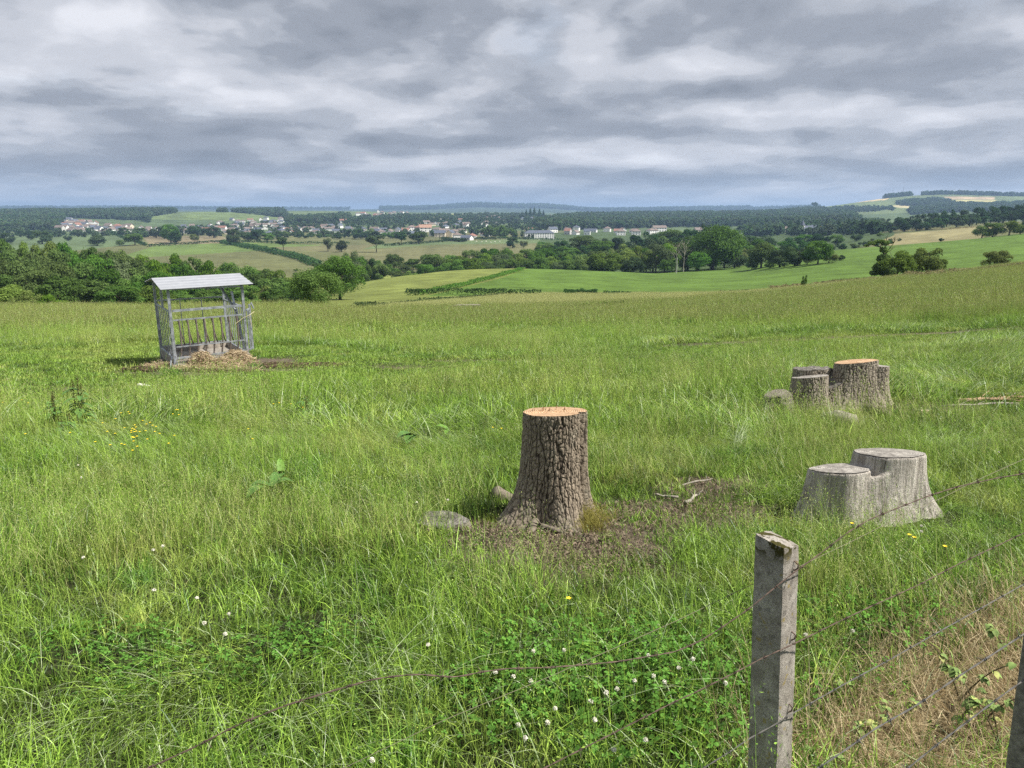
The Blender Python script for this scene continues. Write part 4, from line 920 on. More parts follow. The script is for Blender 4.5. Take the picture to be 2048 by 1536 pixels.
# ------------------------------------------------------------------ grass of the pasture
def grass_mat(name):
    m = bpy.data.materials.new(name); m.use_nodes = True; t = NT(m.node_tree); t.n.clear()
    vc = t.new('ShaderNodeVertexColor', layer_name='Col').outputs[0]
    sc = t.new('ShaderNodeSeparateColor', in_0=vc); tone, tt, kind = sc.outputs[:3]
    pos = t.new('ShaderNodeNewGeometry').outputs['Position']
    n1 = t.noise(pos, .8, 4, .65); n2_ = t.noise(pos, 1.7, 4, .65); n3 = t.noise(pos, .13, 3, .55); n5 = t.noise(pos, 3.7, 3, .7)
    tone = t.math('POWER', tone, 1.5)
    lush = t.mix(tone, (.040, .110, .010), (.38, .57, .085))
    yel = t.mix(tone, (.095, .150, .016), (.57, .66, .165))
    deep = t.mix(tone, (.022, .075, .010), (.24, .48, .075))
    c = t.mix(t.sstep(n1, .50, .66), lush, yel)
    c = t.mix(t.sstep(n2_, .54, .68), c, deep)
    c = t.mix(t.math('MULTIPLY', t.sstep(n3, .50, .66), .6), c, yel)
    c = t.mix(1.0, c, t.ramp(n5, [(.34, .42), (.66, 1.52)]), 'MULTIPLY')
    c = t.mix(t.math('MULTIPLY', t.sstep(tt, .75, 1.0), .35), c, (.42, .45, .18))
    tan = t.mix(tone, (.27, .27, .085), (.62, .60, .30))
    pale = t.mix(tone, (.36, .46, .22), (.66, .72, .48))
    c = t.mix(t.sstep(kind, .30, .45), c, tan)
    c = t.mix(t.sstep(kind, .80, .95), c, pale)
    d = t.new('ShaderNodeBsdfDiffuse', in_Color=c); tr = t.new('ShaderNodeBsdfTranslucent', in_Color=c)
    g = t.new('ShaderNodeBsdfGlossy', in_Color=(.9, .95, 1.0), in_Roughness=.42)
    mx = t.new('ShaderNodeMixShader', in_0=.28, in_1=d.outputs[0], in_2=tr.outputs[0])
    m2 = t.new('ShaderNodeMixShader', in_0=.025, in_1=mx.outputs[0], in_2=g.outputs[0])
    t.l.new(m2.outputs[0], t.new('ShaderNodeOutputMaterial').inputs[0])
    return m
M_grass = grass_mat('meadow_grass')
def vc_mat(name, mulc=(1, 1, 1), trans=.3):
    m = bpy.data.materials.new(name); m.use_nodes = True; t = NT(m.node_tree); t.n.clear()
    vc = t.new('ShaderNodeVertexColor', layer_name='Col').outputs[0]
    c = t.mix(1.0, vc, mulc, 'MULTIPLY')
    d = t.new('ShaderNodeBsdfDiffuse', in_Color=c); tr = t.new('ShaderNodeBsdfTranslucent', in_Color=c)
    mx = t.new('ShaderNodeMixShader', in_0=trans, in_1=d.outputs[0], in_2=tr.outputs[0])
    t.l.new(mx.outputs[0], t.new('ShaderNodeOutputMaterial').inputs[0]); return m
M_vc = vc_mat('plant_matter')
class GB:
    """grass builder: strips for blades and small diamonds for seed heads"""
    def __init__(s, seed): s.rg = np.random.default_rng(seed); s.V = []; s.L = []; s.S = []; s.C = []; s.n = 0
    def blades(s, n, Rr, l0, l1, w0, lean=(.1, .5), droop=(.0, .35), seg=4, az=None, azs=3.2, kind=0.0, tone=(0, 1), z0=-.02, base=None, pw=1.7, clump=0):
        rg = s.rg
        B = base if base is not None else rg.uniform(-Rr, Rr, (n, 2))
        if clump:
            cc = rg.uniform(-Rr, Rr, (clump, 2)); k = rg.integers(0, clump, n); B = cc[k]+rg.normal(size=(n, 2))*Rr*.10
        L = l0+(l1-l0)*rg.random(n)**1.2; W = w0*(.6+.8*rg.random(n))
        a = (rg.uniform(-1, 1, n)*azs + (az if az is not None else 0)); ln = rg.uniform(lean[0], lean[1], n); dr = rg.uniform(droop[0], droop[1], n)
        wa = a+np.pi/2+rg.normal(size=n)*.7
        t = np.linspace(0, 1, seg+1)[None, :]
        hx = ln[:, None]*L[:, None]*t**pw; hz = L[:, None]*(t*np.sqrt(np.maximum(1-(ln[:, None]*.75)**2, .1))-dr[:, None]*t**2.6)
        cx = B[:, 0:1]+np.cos(a)[:, None]*hx; cy = B[:, 1:2]+np.sin(a)[:, None]*hx; cz = z0+hz
        wd = W[:, None]*.5*np.minimum(1, (1.03-t)*1.6)
        P = np.stack([cx, cy, cz], -1); D = np.stack([np.cos(wa), np.sin(wa), 0*wa], -1)[:, None, :]*wd[..., None]
        VV = np.empty((n, 2*seg+1, 3)); VV[:, 0:2*seg:2] = P[:, :seg]-D[:, :seg]; VV[:, 1:2*seg:2] = P[:, :seg]+D[:, :seg]; VV[:, 2*seg] = P[:, seg]
        tn = tone[0]+(tone[1]-tone[0])*rg.random(n)
        CC = np.empty((n, 2*seg+1, 3)); CC[..., 0] = tn[:, None]; tv = np.concatenate([np.repeat(t[0, :seg], 2), [1.0]]); CC[..., 1] = tv[None]; CC[..., 2] = kind
        off = s.n+np.arange(n)[:, None]*(2*seg+1)
        fq = [[2*i, 2*i+1, 2*i+3, 2*i+2] for i in range(seg-1)]
        lp = np.concatenate([np.array(fq).ravel(), [2*seg-2, 2*seg-1, 2*seg]])
        s.L.append((off+lp[None]).ravel()); s.S.append(np.tile([4]*(seg-1)+[3], n)); s.V.append(VV.reshape(-1, 3)); s.C.append(CC.reshape(-1, 3)); s.n += n*(2*seg+1)
        return P
    def diam(s, P, N, size, tone, kind, asp=.5):
        V, q, c = diamonds(P, N, size, s.rg, tone, asp); c = c.copy(); c[:, 1] = .3; c[:, 2] = kind
        s.L.append((q+s.n).ravel()); s.S.append(np.full(len(q), 4)); s.V.append(V); s.C.append(c); s.n += len(V)
    def heads(s, P, per, spread, size, kind=.4, span=.25, tone=(0, 1)):
        """loose seed heads along the top of the stems P (n, seg+1, 3)"""
        rg = s.rg; n = len(P); k = rg.integers(0, n, n*per); f = 1-span*rg.random(n*per)
        ii = f*(P.shape[1]-1); i0 = np.minimum(ii.astype(int), P.shape[1]-2); fr = (ii-i0)[:, None]
        Q = P[k, i0]*(1-fr)+P[k, i0+1]*fr; Q = Q+rg.normal(size=Q.shape)*spread*(1.2-f)[:, None]/span
        s.diam(Q, rg.normal(size=Q.shape), size*(.6+.8*rg.random(len(Q))), tone[0]+(tone[1]-tone[0])*rg.random(len(Q)), kind, .35)
    def mesh(s, name, mat):
        me = np_mesh(name, np.concatenate(s.V), np.concatenate(s.L), np.concatenate(s.S), color=np.concatenate(s.C)); me.materials.append(mat); return me
def src(kind, lod, seed):
    b = GB(seed); R_ = [.27, .46, 1.15][lod]; q = [1, 1.25, 1.7][lod]; wk = [1, 1.9, 4.2][lod]
    if kind == 'lush':
        b.blades(int(105*q), R_, .08, .22, .0044*wk, (.2, 1.1), (0, .5), tone=(0, .85), clump=int(7*q*(1+lod)))
        b.blades(int(50*q), R_, .16, .34, .0042*wk, (.3, 1.1), (.0, .6), tone=(.1, 1), clump=int(9*q)); b.blades(int(6*q), R_, .2, .4, .0034*wk, (.5, 1.0), (.1, .5), kind=1.0, tone=(0, .7))
        P = b.blades(int(9*q), R_, .34, .55, .0017*wk, (.05, .4), (0, .1), tone=(.5, 1), kind=.0); b.heads(P, 7, .006*(1+lod*.5), .0045*wk**.7, .0, .3, (.5, 1))
    elif kind == 'seed':
        b.blades(int(85*q), R_, .08, .26, .0048*wk, (.2, 1.1), (0, .5), tone=(.0, 1), clump=int(8*q*(1+lod)))
        P = b.blades(int(24*q), R_, .24, .50, .0016*wk, (.05, .5), (0, .12), tone=(.4, 1), kind=.0); b.heads(P, 5, .008*(1+lod*.5), .0042*wk**.7, .4, .28, (.3, 1)); b.heads(P, 5, .008*(1+lod*.5), .0042*wk**.7, .0, .28, (.5, 1))
        b.blades(int(22*q), R_, .2, .45, .0026*wk, (.3, .9), (.1, .5), kind=.4, tone=(.2, 1))
    elif kind == 'short':
        b.blades(int(200*q), R_, .03, .10, .0050*wk, (.2, .9), (0, .3), seg=3, tone=(.1, .9), clump=int(26*q))
        b.blades(int(30*q), R_, .05, .16, .003*wk, (.2, .9), (0, .4), seg=3, tone=(.4, 1))
    elif kind == 'lodged':
        b.blades(int(110*q), R_, .16, .36, .0042*wk, (.7, 1.05), (.12, .5), az=0, azs=.7, tone=(.3, 1), pw=1.3)
        b.blades(int(20*q), R_, .25, .5, .0034*wk, (.8, 1.1), (.2, .55), az=.2, azs=.9, kind=1.0, tone=(0, .6), pw=1.3)
        b.blades(int(60*q), R_, .08, .22, .0036*wk, (.1, .7), (0, .3), tone=(0, .6))
    elif kind == 'seedy_far':      # knee-high flowering hay, brownish tops
        b.blades(int(130*q), R_, .12, .34, .0046*wk, (.1, .8), (0, .4), tone=(.0, 1), clump=int(12*q))
        P = b.blades(int(50*q), R_, .30, .52, .0024*wk, (.05, .5), (0, .1), kind=.0, tone=(.3, 1)); b.blades(int(26*q), R_, .2, .45, .0030*wk, (.1, .8), (0, .3), kind=.4, tone=(.0, .9)); b.heads(P, 5, .012*(1+lod*.5), .006*wk**.7, .4, .35, (0, .7))
    elif kind == 'dry':
        b.blades(int(120*q), R_, .12, .30, .0042*wk, (.1, .7), (0, .3), kind=.4, tone=(.0, .8))
        b.blades(int(60*q), R_, .12, .30, .0042*wk, (.1, .7), (0, .3), tone=(.2, 1))
        P = b.blades(int(70*q), R_, .28, .5, .0026*wk, (.05, .6), (0, .2), kind=.4, tone=(.3, 1)); b.heads(P, 3, .012*(1+lod*.5), .006*wk**.7, .4, .35, (.3, 1))
    return b.mesh('tuft', M_grass)
def clover_src(seed):
    rg = np.random.default_rng(seed); n = 95; mb_V = []; L = []; S = []; C = []; k = 0
    for i in range(n):
        c = np.array([rg.uniform(-.22, .22), rg.uniform(-.22, .22), rg.uniform(.05, .13)]); sz = rg.uniform(.006, .012); a0 = rg.uniform(0, 6.28); tl = rg.normal(size=2)*.28; col = np.array([.095, .210, .038])*rg.uniform(.6, 1.7)
        for j in range(3):
            a = a0+j*2.094; d = np.array([math.cos(a), math.sin(a)]); p = np.array([-d[1], d[0]])
            pts = [(0, 0), (.55, .5), (1.15, .62), (1.5, .3), (1.42, 0), (1.5, -.3), (1.15, -.62), (.55, -.5)]
            for u, v in pts:
                xy = (d*u+p*v)*sz; mb_V.append(c+np.array([xy[0], xy[1], tl[0]*xy[0]+tl[1]*xy[1]-abs(v)*-.15*sz])); C.append(col*(1.35 if abs(u-1.42) < .01 else 1))
            L += list(range(k, k+8)); S.append(8); k += 8
        mb_V += [c+np.array([-.0007, 0, 0]), c+np.array([.0007, 0, 0]), np.array([c[0]*.98+.001, c[1]*.98, -.01]), np.array([c[0]*.98-.001, c[1]*.98, -.01])]; C += [np.array([.08, .16, .04])]*4
        L += list(range(k, k+4)); S.append(4); k += 4
    me = np_mesh('clover', mb_V, L, S, color=np.array(C)); me.materials.append(M_vc); return me
def straw_src(seed):
    b = GB(seed); b.blades(110, .27, .10, .34, .0030, (.5, 1.05), (.2, .6), tone=(0, 1), pw=1.2); b.blades(60, .27, .05, .2, .0026, (.1, .9), (0, .3), seg=3); b.blades(14, .27, .3, .55, .0022, (.1, .6), (0, .2))
    C = np.concatenate(b.C); r2 = np.random.default_rng(seed); tn = C[:, 0:1]
    cc = np.array([.25, .175, .09])*(1-tn)+np.array([.68, .58, .37])*tn
    me = np_mesh('straw', np.concatenate(b.V), np.concatenate(b.L), np.concatenate(b.S), color=cc); me.materials.append(M_vc); return me

SHORT = [[(-200, 695), (260, 690), (640, 688), (880, 712), (1150, 712), (1130, 730), (900, 762), (650, 778), (300, 792), (-200, 800)], [(1000, 728), (1300, 694), (1560, 668), (2200, 648), (2200, 668), (1600, 690), (1300, 718), (1060, 738)],
         [(940, 1010), (1100, 1120), (1280, 1100), (1500, 1050), (1480, 960), (1250, 1000), (1230, 950), (960, 960)], [(1700, 800), (2200, 790), (2200, 830), (1700, 830)]]
LODGED = [[(1760, 690), (2200, 680), (2200, 800), (1800, 800)], [(430, 1360), (620, 1290), (800, 1330), (760, 1460), (500, 1500), (380, 1440)], [(80, 830), (350, 820), (420, 900), (200, 930)], [(1030, 1330), (1180, 1300), (1230, 1380), (1100, 1430)], [(1420, 850), (1540, 850), (1530, 920), (1420, 920)], [(800, 840), (1000, 850), (1000, 900), (800, 900)]]
def lodscatter(name, y0, y1, cell, lod, label):
    rg = np.random.default_rng(lod+50)
    xs = np.arange(-(y1*.80+3), y1*.80+3, cell); ys = np.arange(y0, y1, cell); X_, Y2 = np.meshgrid(xs, ys); X_ = X_.ravel()+rg.uniform(-.5, .5, X_.size)*cell; Y2 = Y2.ravel()+rg.uniform(-.5, .5, Y2.size)*cell
    k = np.abs(X_) < Y2*.78+2.2; X_, Y2 = X_[k], Y2[k]; Z_ = terr(X_, Y2); px, py = project(X_, np.maximum(Y2, .5), Z_)
    # nothing beyond the crest edge strips
    n = len(X_); kinds = np.zeros(n, int)                 # 0 lush 1 seed 2 short 3 lodged 4 clover 5 straw 6 far hay
    f1 = fbm(X_/2.6, Y2/2.6, 61, 3); f2 = fbm(X_/7.0, Y2/5.0, 62, 3)
    kinds[f1 > .47] = 1
    f4 = fbm(X_/1.3, Y2/1.3, 64, 3); kinds[(f4 > .60)] = 0; kinds[(f4 < .33) & (rg.random(n) < .6)] = 3; kinds[(f2 > .62) & (rg.random(n) < .5)] = 3
    for p in LODGED: kinds[inpoly(px, py, p) & (rg.random(n) < .7)] = 3
    if lod == 2:
        crest = np.interp(px, [-200, 560, 1300, 1500, 1650, 1800, 2048, 2700], [61, 62, 71, 76, 86, 96, 111, 111])
        tn = (Y2 > crest) & inpoly(px, py, [(560, 640), (700, 624), (960, 597), (1010, 588), (1480, 589), (1750, 560), (1900, 546), (2300, 510), (2300, 560), (1500, 650)])
        ok = (Y2 < crest+1) | tn
        X_, Y2, Z_, px, py, kinds, f1, f2, tn = [a[ok] for a in (X_, Y2, Z_, px, py, kinds, f1, f2, tn)]; n = len(X_)
    if lod >= 1:
        hay = (py < 655-(px-1024)*.012+22*(f2-.5)) | (Y2 > 42); kinds[hay] = 6
        if lod == 2: kinds[tn] = 7
    sh = np.zeros(n, bool)
    for p in SHORT: sh |= inpoly(px+40*(f1-.5), py+30*(f1-.5), p)
    kinds[sh] = 2
    if lod == 0:
        for p in CLOVER: kinds[inpoly(px+60*(f1-.5), py+60*(f1-.5), p) & (rg.random(n) < .5)] = 4
        for p in [STRAW]: kinds[inpoly(px+110*(f1-.5), py+90*(f1-.5), p) & (rg.random(n) < .8)] = 5
    sw = soil_w(X_, Y2); keep = rg.random(n) > sw*(1.3 if lod == 0 else 2.2)
    if lod == 0: keep |= (sw > .3) & (fbm(X_*3.1, Y2*3.1, 44, 2) > .56) & (rg.random(n) < .6)
    edge = sw > .02; kinds[edge & (kinds < 4)] = 2
    for (cx, cy, r) in CLEAR: keep &= (X_-cx)**2+(Y2-cy)**2 > r*r
    X_, Y2, Z_, kinds = X_[keep], Y2[keep], Z_[keep], kinds[keep]; n = len(X_)
    names = ['lush', 'seed', 'short', 'lodged']; nv = 3; srcs = []; off = {}
    for ki, nm in enumerate(names): off[ki] = len(srcs); srcs += [src(nm, lod, 900+lod*50+ki*7+v) for v in range(nv)]
    if lod == 0:
        off[4] = len(srcs); srcs += [clover_src(5+v) for v in range(nv)]; off[5] = len(srcs); srcs += [straw_src(15+v) for v in range(nv)]
    off[6] = len(srcs); srcs += [src('seedy_far', lod, 990+lod*10+v) for v in range(nv)]
    if lod == 2: off[7] = len(srcs); srcs += [src('dry', lod, 995+v) for v in range(nv)]
    I = np.array([off[k] for k in kinds])+rg.integers(0, nv, n)
    rz = rg.random(n)*6.28; lo = kinds == 3; rz[lo] = (fbm(X_/1.6, Y2/1.6, 77, 2)*9)[lo]
    e = .3; gx = (terr(X_+e, Y2)-terr(X_-e, Y2))/(2*e); gy = (terr(X_, Y2+e)-terr(X_, Y2-e))/(2*e)
    # euler XYZ: spin about z last, so tilt the patch in its own frame
    c, s_ = np.cos(rz), np.sin(rz); lx = gx*c+gy*s_; ly = -gx*s_+gy*c
    tilt = np.stack([np.arctan(ly), -np.arctan(lx)], -1)
    S = (.42+(1.05 if lod == 0 else 1.5)*np.clip(fbm(X_/.9, Y2/.9, 88, 3)*1.7-.35, 0, 1)+.2*rg.random(n)); sc3 = np.stack([.5+.5*S, .5+.5*S, S*np.where(kinds == 0, .95, 1)], -1)
    return scatter(name, np.stack([X_, Y2, Z_], -1), sc3, rz, I, srcs, 'stuff', tilt, label, 'grass')
MS = G(1106, 1035); MS.z = T1(MS.x, MS.y)
CLEAR = [(MS.x, MS.y, .36)]+[(c.x, c.y, r) for c, r in ((G(1690, 812), .62), (G(1620, 812), .35), (G(1555, 818), .22), (G(1690, 1035), .30), (G(1640, 1035), .28), (G(1790, 1030), .30), (G(884, 1052), .12), (G(395, 746), .75), (G(450, 745), .8), (G(500, 742), .7), (G(560, 735), .8), (G(350, 744), .45), (G(1700, 848), .20))]
lodscatter('grass', 1.25, 9.0, .20, 0, 'long flowering meadow grass with clover and straw in front of the stumps')
lodscatter('meadow_grass', 9.0, 30.0, .34, 1, 'grazed and tussocky pasture grass round the feeder')
lodscatter('hay_grass', 30.0, 172.0, .92, 2, 'tall brownish flowering grass running up to the crest')

# ------------------------------------------------------------------ stumps
def wood_mat(name, c1, c2, ring=60, rough=.8, crack=.5, ringa=.06):
    m = bpy.data.materials.new(name); m.use_nodes = True; t = NT(m.node_tree); t.n.clear()
    v = t.new('ShaderNodeTexCoord').outputs['Object']; s = t.new('ShaderNodeSeparateXYZ', in_0=v)
    r = t.math('SQRT', t.math('ADD', t.math('MULTIPLY', s.outputs[0], s.outputs[0]), t.math('MULTIPLY', s.outputs[1], s.outputs[1])))
    wob = t.noise(v, 5, 3, .6)
    rings = t.math('SINE', t.math('MULTIPLY', t.math('ADD', r, t.math('MULTIPLY', wob, .05)), ring*6.28))
    ang = t.math('ARCTAN2', s.outputs[1], s.outputs[0])
    radial = t.noise(t.new('ShaderNodeCombineXYZ', in_0=t.math('MULTIPLY', ang, 3.0), in_1=t.math('MULTIPLY', r, 1.2), in_2=0.0).outputs[0], 5, 5, .75)
    f = t.math('ADD', t.math('MULTIPLY', rings, ringa), t.noise(v, 26, 5, .75)); c = t.mix(t.sstep(f, .32, .72), c1, c2)
    c = t.mix(t.math('MULTIPLY', t.sstep(radial, .60, .70), crack), c, (.05, .035, .025))
    big_ = t.noise(v, 7, 3, .6); c = t.mix(1.0, c, t.ramp(big_, [(.3, .7), (.7, 1.2)]), 'MULTIPLY')
    bp = t.new('ShaderNodeBump', in_Height=t.math('ADD', f, t.math('MULTIPLY', radial, 1.0)), in_Strength=.6, in_Distance=.006)
    b = t.new('ShaderNodeBsdfPrincipled', in_Base_Color=c, in_Roughness=rough, in_Normal=bp.outputs[0]); b.inputs['Specular IOR Level'].default_value = .15
    t.l.new(b.outputs[0], t.new('ShaderNodeOutputMaterial').inputs[0]); return m
def bark_mat(name):
    m = bpy.data.materials.new(name); m.use_nodes = True; t = NT(m.node_tree); t.n.clear()
    vc = t.new('ShaderNodeVertexColor', layer_name='Col').outputs[0]; v = t.new('ShaderNodeTexCoord').outputs['Object']
    n = t.noise(v, 60, 6, .8); n2_ = t.noise(v, 7, 4, .6)
    c = t.mix(1.0, vc, t.ramp(n, [(.3, .55), (.7, 1.5)]), 'MULTIPLY'); c = t.mix(t.math('MULTIPLY', t.sstep(n2_, .54, .66), .35), c, (.30, .28, .22))
    bp = t.new('ShaderNodeBump', in_Height=n, in_Strength=.8, in_Distance=.008)
    b = t.new('ShaderNodeBsdfPrincipled', in_Base_Color=c, in_Roughness=.95, in_Normal=bp.outputs[0]); b.inputs['Specular IOR Level'].default_value = .08
    t.l.new(b.outputs[0], t.new('ShaderNodeOutputMaterial').inputs[0]); return m
M_fresh = wood_mat('fresh_cut_wood', (.33, .18, .09), (.58, .43, .28), 60, crack=.6, ringa=.22)
M_oldcut = wood_mat('weathered_cut_wood', (.17, .155, .14), (.40, .375, .335), 55, crack=.75)
M_dark_cut = wood_mat('dark_rotten_cut', (.075, .068, .06), (.25, .235, .21), 40, crack=.9)
M_barkv = bark_mat('oak_bark')
def voro(u, v, nu, seed):
    """cellular ridges, periodic in u (cells 1x1, nu cells round); returns distance to cell border and a cell random"""
    ui = np.floor(u).astype(int); vi = np.floor(v).astype(int); d1 = np.full(u.shape, 9.); d2 = np.full(u.shape, 9.); rid = np.zeros(u.shape)
    def h(a, b, k):
        n = ((a % nu)*374761393+b*668265263+(seed*31+k)*974711) & 0x7fffffff; n = (n ^ (n >> 13))*1274126177 & 0x7fffffff
        return ((n ^ (n >> 16)) & 0xffff)/65535.
    for di in (-1, 0, 1):
        for dj in (-1, 0, 1):
            a = ui+di; b = vi+dj; cx = a+.1+.8*h(a, b, 1); cy = b+.05+.9*h(a, b, 2); d = np.sqrt((u-cx)**2+(v-cy)**2)
            nd = d < d1; d2 = np.where(nd, d1, np.minimum(d2, d)); rid = np.where(nd, h(a, b, 3), rid); d1 = np.where(nd, d, d1)
    return d2-d1, rid
def stump_mesh(rtop, h, flare, seed, na=420, nh=220, lobes=((3, .5, .4), (5, .35, 1.1)), bark=.011, cell=.024, tilt=(0, 0), notch=None, oval=(1, 1), lean=(0, 0), fl=.16, basecol=(.275, .228, .175), groove=(.038, .030, .024), greylow=.5):
    th = np.linspace(0, 2*np.pi, na, endpoint=False); hh = np.linspace(-.12, 1, nh)
    TH, HH = np.meshgrid(th, hh, indexing='ij'); z = HH*h
    lob = 1.0+sum(a*np.cos(k*TH+p) for k, a, p in lobes)
    r = rtop*(1+.05*np.cos(2*TH+seed)+.03*np.cos(3*TH+2.0*seed)+.02*np.cos(7*TH+seed)) + flare*np.exp(-np.maximum(z, -.05)/fl)*np.clip(lob, .12, 3)+.03*rtop*(1-HH)
    nu = int(2*np.pi*rtop/cell); u = TH/(2*np.pi)*nu
    wv = .25*np.sin(z*17+3*np.sin(TH*3))+.12*np.sin(z*43+TH*9)
    jx = (fbm(u*1.7, z*30, seed+5, 3)-.5)*.9
    d, rid = voro(u+wv+jx, z/(cell*2.3)+.6*np.sin(TH*5)+jx*.7, nu, seed)
    vf = np.abs(np.sin(np.pi*(u*.62+2.1*(fbm(u*.45, z*5.5, seed+9, 3)-.5)+.9*(fbm(u*1.3, z*14, seed+11, 2)-.5))))
    ridge = np.clip(vf*1.9-.12, 0, 1)**.8*(.38+.62*np.clip(d/.30, 0, 1)); rid = .5+.35*(rid-.5)
    fine = fbm(u*3, z*70, seed, 3)
    if bark > 0:
        r = r+bark*(ridge-.6)*(.8+.5*rid)+.005*(fine-.5)
        cc = (np.array(groove)[None, None]*(1-ridge[..., None])+np.array(basecol)[None, None]*ridge[..., None])*(.75+.5*rid[..., None])
        low = np.clip(1-z/.3, 0, 1)[..., None]*greylow*(vnoise(TH*4, z*9, 3)[..., None]); cc = cc*(1-low)+np.array([.27, .24, .20])*low
    else:
        st = fbm(u*2.2+.4*np.sin(z*4), z*2.2, seed, 4); r = r+.006*(st-.5)+.012*(vnoise(TH*3, z*3, seed)-.5)
        s2 = vnoise(u*1.1, z*1.5, seed+4); cc = np.array([.36, .32, .275])[None, None]*(.55+.9*st[..., None]); cc = cc*(1-.45*np.clip((s2-.62)*6, 0, 1)[..., None])
        redd = np.clip(z/h-.65, 0, 1)[..., None]*.6*s2[..., None]; cc = cc*(1-redd)+np.array([.42, .30, .20])*redd
    x = r*np.cos(TH)*oval[0]; y = r*np.sin(TH)*oval[1]
    top = np.clip((HH-.75)/.25, 0, 1)**2
    zt = z+(x*tilt[0]+y*tilt[1])*np.clip(HH, 0, 1)
    x = x+lean[0]*np.clip(HH, 0, 1)*h; y = y+lean[1]*np.clip(HH, 0, 1)*h
    if notch is not None:
        a0, wd_, dep = notch; nn = np.exp(-((np.angle(np.exp(1j*(TH-a0))))/wd_)**2); x -= nn*dep*np.cos(TH); y -= nn*dep*np.sin(TH)
    V = np.stack([x, y, zt], -1); idx = np.arange(na*nh).reshape(na, nh); nx_ = np.roll(idx, -1, 0)
    q = np.stack([idx[:, :-1], nx_[:, :-1], nx_[:, 1:], idx[:, 1:]], -1).reshape(-1, 4)
    side = np_mesh('bark', V.reshape(-1, 3), q, np.full(len(q), 4), color=cc.reshape(-1, 3), smooth=True)
    # cut face: rings of vertices from the rim to the middle
    rim = V[:, -1]; cen = rim.mean(0); nr = 40; f = np.linspace(1.0, 0, nr)[None, :, None]
    P = cen+(rim[:, None]-cen)*f; P = P.copy(); P[..., 2] += .002+.003*(fbm(P[..., 0]*60, P[..., 1]*14, seed, 3)-.5)*np.clip((1-f[..., 0])*10, 0, 1)
    return side, P, cen
def cap_mesh(P, name='cut_face'):
    na, nr = P.shape[:2]; idx = np.arange(na*nr).reshape(na, nr); nx_ = np.roll(idx, -1, 0)
    q = np.stack([idx[:, :-1], nx_[:, :-1], nx_[:, 1:], idx[:, 1:]], -1).reshape(-1, 4)
    return np_mesh(name, P.reshape(-1, 3), q, np.full(len(q), 4), smooth=True)
# tall freshly cut stump in the middle
o = empty('tree_stump', MS); tag(o, 'tall rough-barked stump with fresh orange cut, in the middle of the pasture', 'stump')
SH = zf(MS.y, 823)-MS.z; SR = 66/F0*(MS.y*CP+1.4*SP)
side, P, cen = stump_mesh(SR, SH, .125, 3, 760, 420, lobes=((3, .5, 2.3), (5, .5, .6), (1, .45, -3.3)), tilt=(.03, -.14), notch=(-.55, .14, .05), fl=.20, lean=(.0, 0))
side.materials.append(M_barkv); link('bark', side, o)
rr_ = np.sqrt((P[..., 0]-cen[0])**2+(P[..., 1]-cen[1])**2); angP = np.arctan2(P[..., 1]-cen[1], P[..., 0]-cen[0])
P[..., 2] += .022*np.clip(fbm(P[..., 0]*14+3, P[..., 1]*5, 12, 3)-.42, 0, 1)*np.clip((SR*.92-rr_)*30, 0, 1)*(P[..., 1] > cen[1]-.06)
cf = cap_mesh(P); cf.materials.append(M_fresh); cfo = link('cut_face', cf, o)
sp = MB(); rg = random.Random(4)
for i in range(22):       # splinters left by the saw along the hinge
    x = rg.uniform(-.17, .10); y = .02+rg.uniform(-.03, .05)+.25*x*0; hh_ = rg.uniform(.012, .04)
    b0 = Vector((cen[0]+x, cen[1]+y, cen[2]-.004+x*.03-y*.055)); sp.tube([b0, b0+Vector((rg.uniform(-.01, .01), rg.uniform(-.006, .006), hh_))], [.006, .001], 4)
so = sp.build('splinters', M_fresh, o)
def root(pts, r, name='root', parent=None, mat=None, col=None):
    m = MB(); m.tube(pts, r, 10); ob = m.build(name, mat or M_root, parent, True); return ob
M_root = plain_mat('root_wood', (.17, .145, .115), .95, nscale=18, namt=.45, spec=.1, bump=.01)
M_greyw = plain_mat('grey_dry_wood', (.30, .27, .23), .95, nscale=14, namt=.4, spec=.1, bump=.008)
def groot(a, r0, r1, L, wob, w0=.05, parent=o, base=MS, z0=.06):
    pts = []
    for i in range(7):
        f = i/6; d = r0+(L)*f; x = math.cos(a+wob*f*f)*d; y = math.sin(a+wob*f*f)*d
        pts.append(Vector((x, y, T1(base.x+x, base.y+y)-base.z+z0*(1-f)**1.5-.028*f)))
    root(pts, list(np.linspace(w0, r1, 7)), 'root', parent)
groot(-1.35, .22, .012, .28, .3, .055); groot(-.35, .26, .012, .26, -.3, .05); groot(-2.1, .24, .01, .3, .3, .05); groot(3.45, .16, .02, .27, -.15, .115, z0=.15); groot(3.9, .16, .02, .27, .1, .09, z0=.10)
# cut root end beside the stump, left
gl = G(992, 1000); m = MB(); m.tube([gl+Vector((.16, .04, -.06)), gl+Vector((.03, .03, .03)), gl+Vector((-.01, .02, .085))], [.075, .066, .052], 14)
ob = m.build('cut_root', M_root, None, True); tag(ob, 'short grey cut root end against the left foot of the tall stump', 'root')
# flat low disc stump
fs = G(884, 1052); o = empty('low_stump', fs); tag(o, 'flat grey stump cut level with the ground, left of the tall stump', 'stump')
side, P, cen = stump_mesh(.165, .055, .03, 8, 240, 40, bark=.006, cell=.03, oval=(1, .8), basecol=(.20, .18, .15), lobes=((3, .7, .4), (5, .5, 1.1))); side.materials.append(M_barkv); link('bark', side, o)
P[..., 2] += .016*(fbm(P[..., 0]*9, P[..., 1]*30, 5, 3)-.5)
cf = cap_mesh(P); cf.materials.append(M_dark_cut); link('cut_face', cf, o)

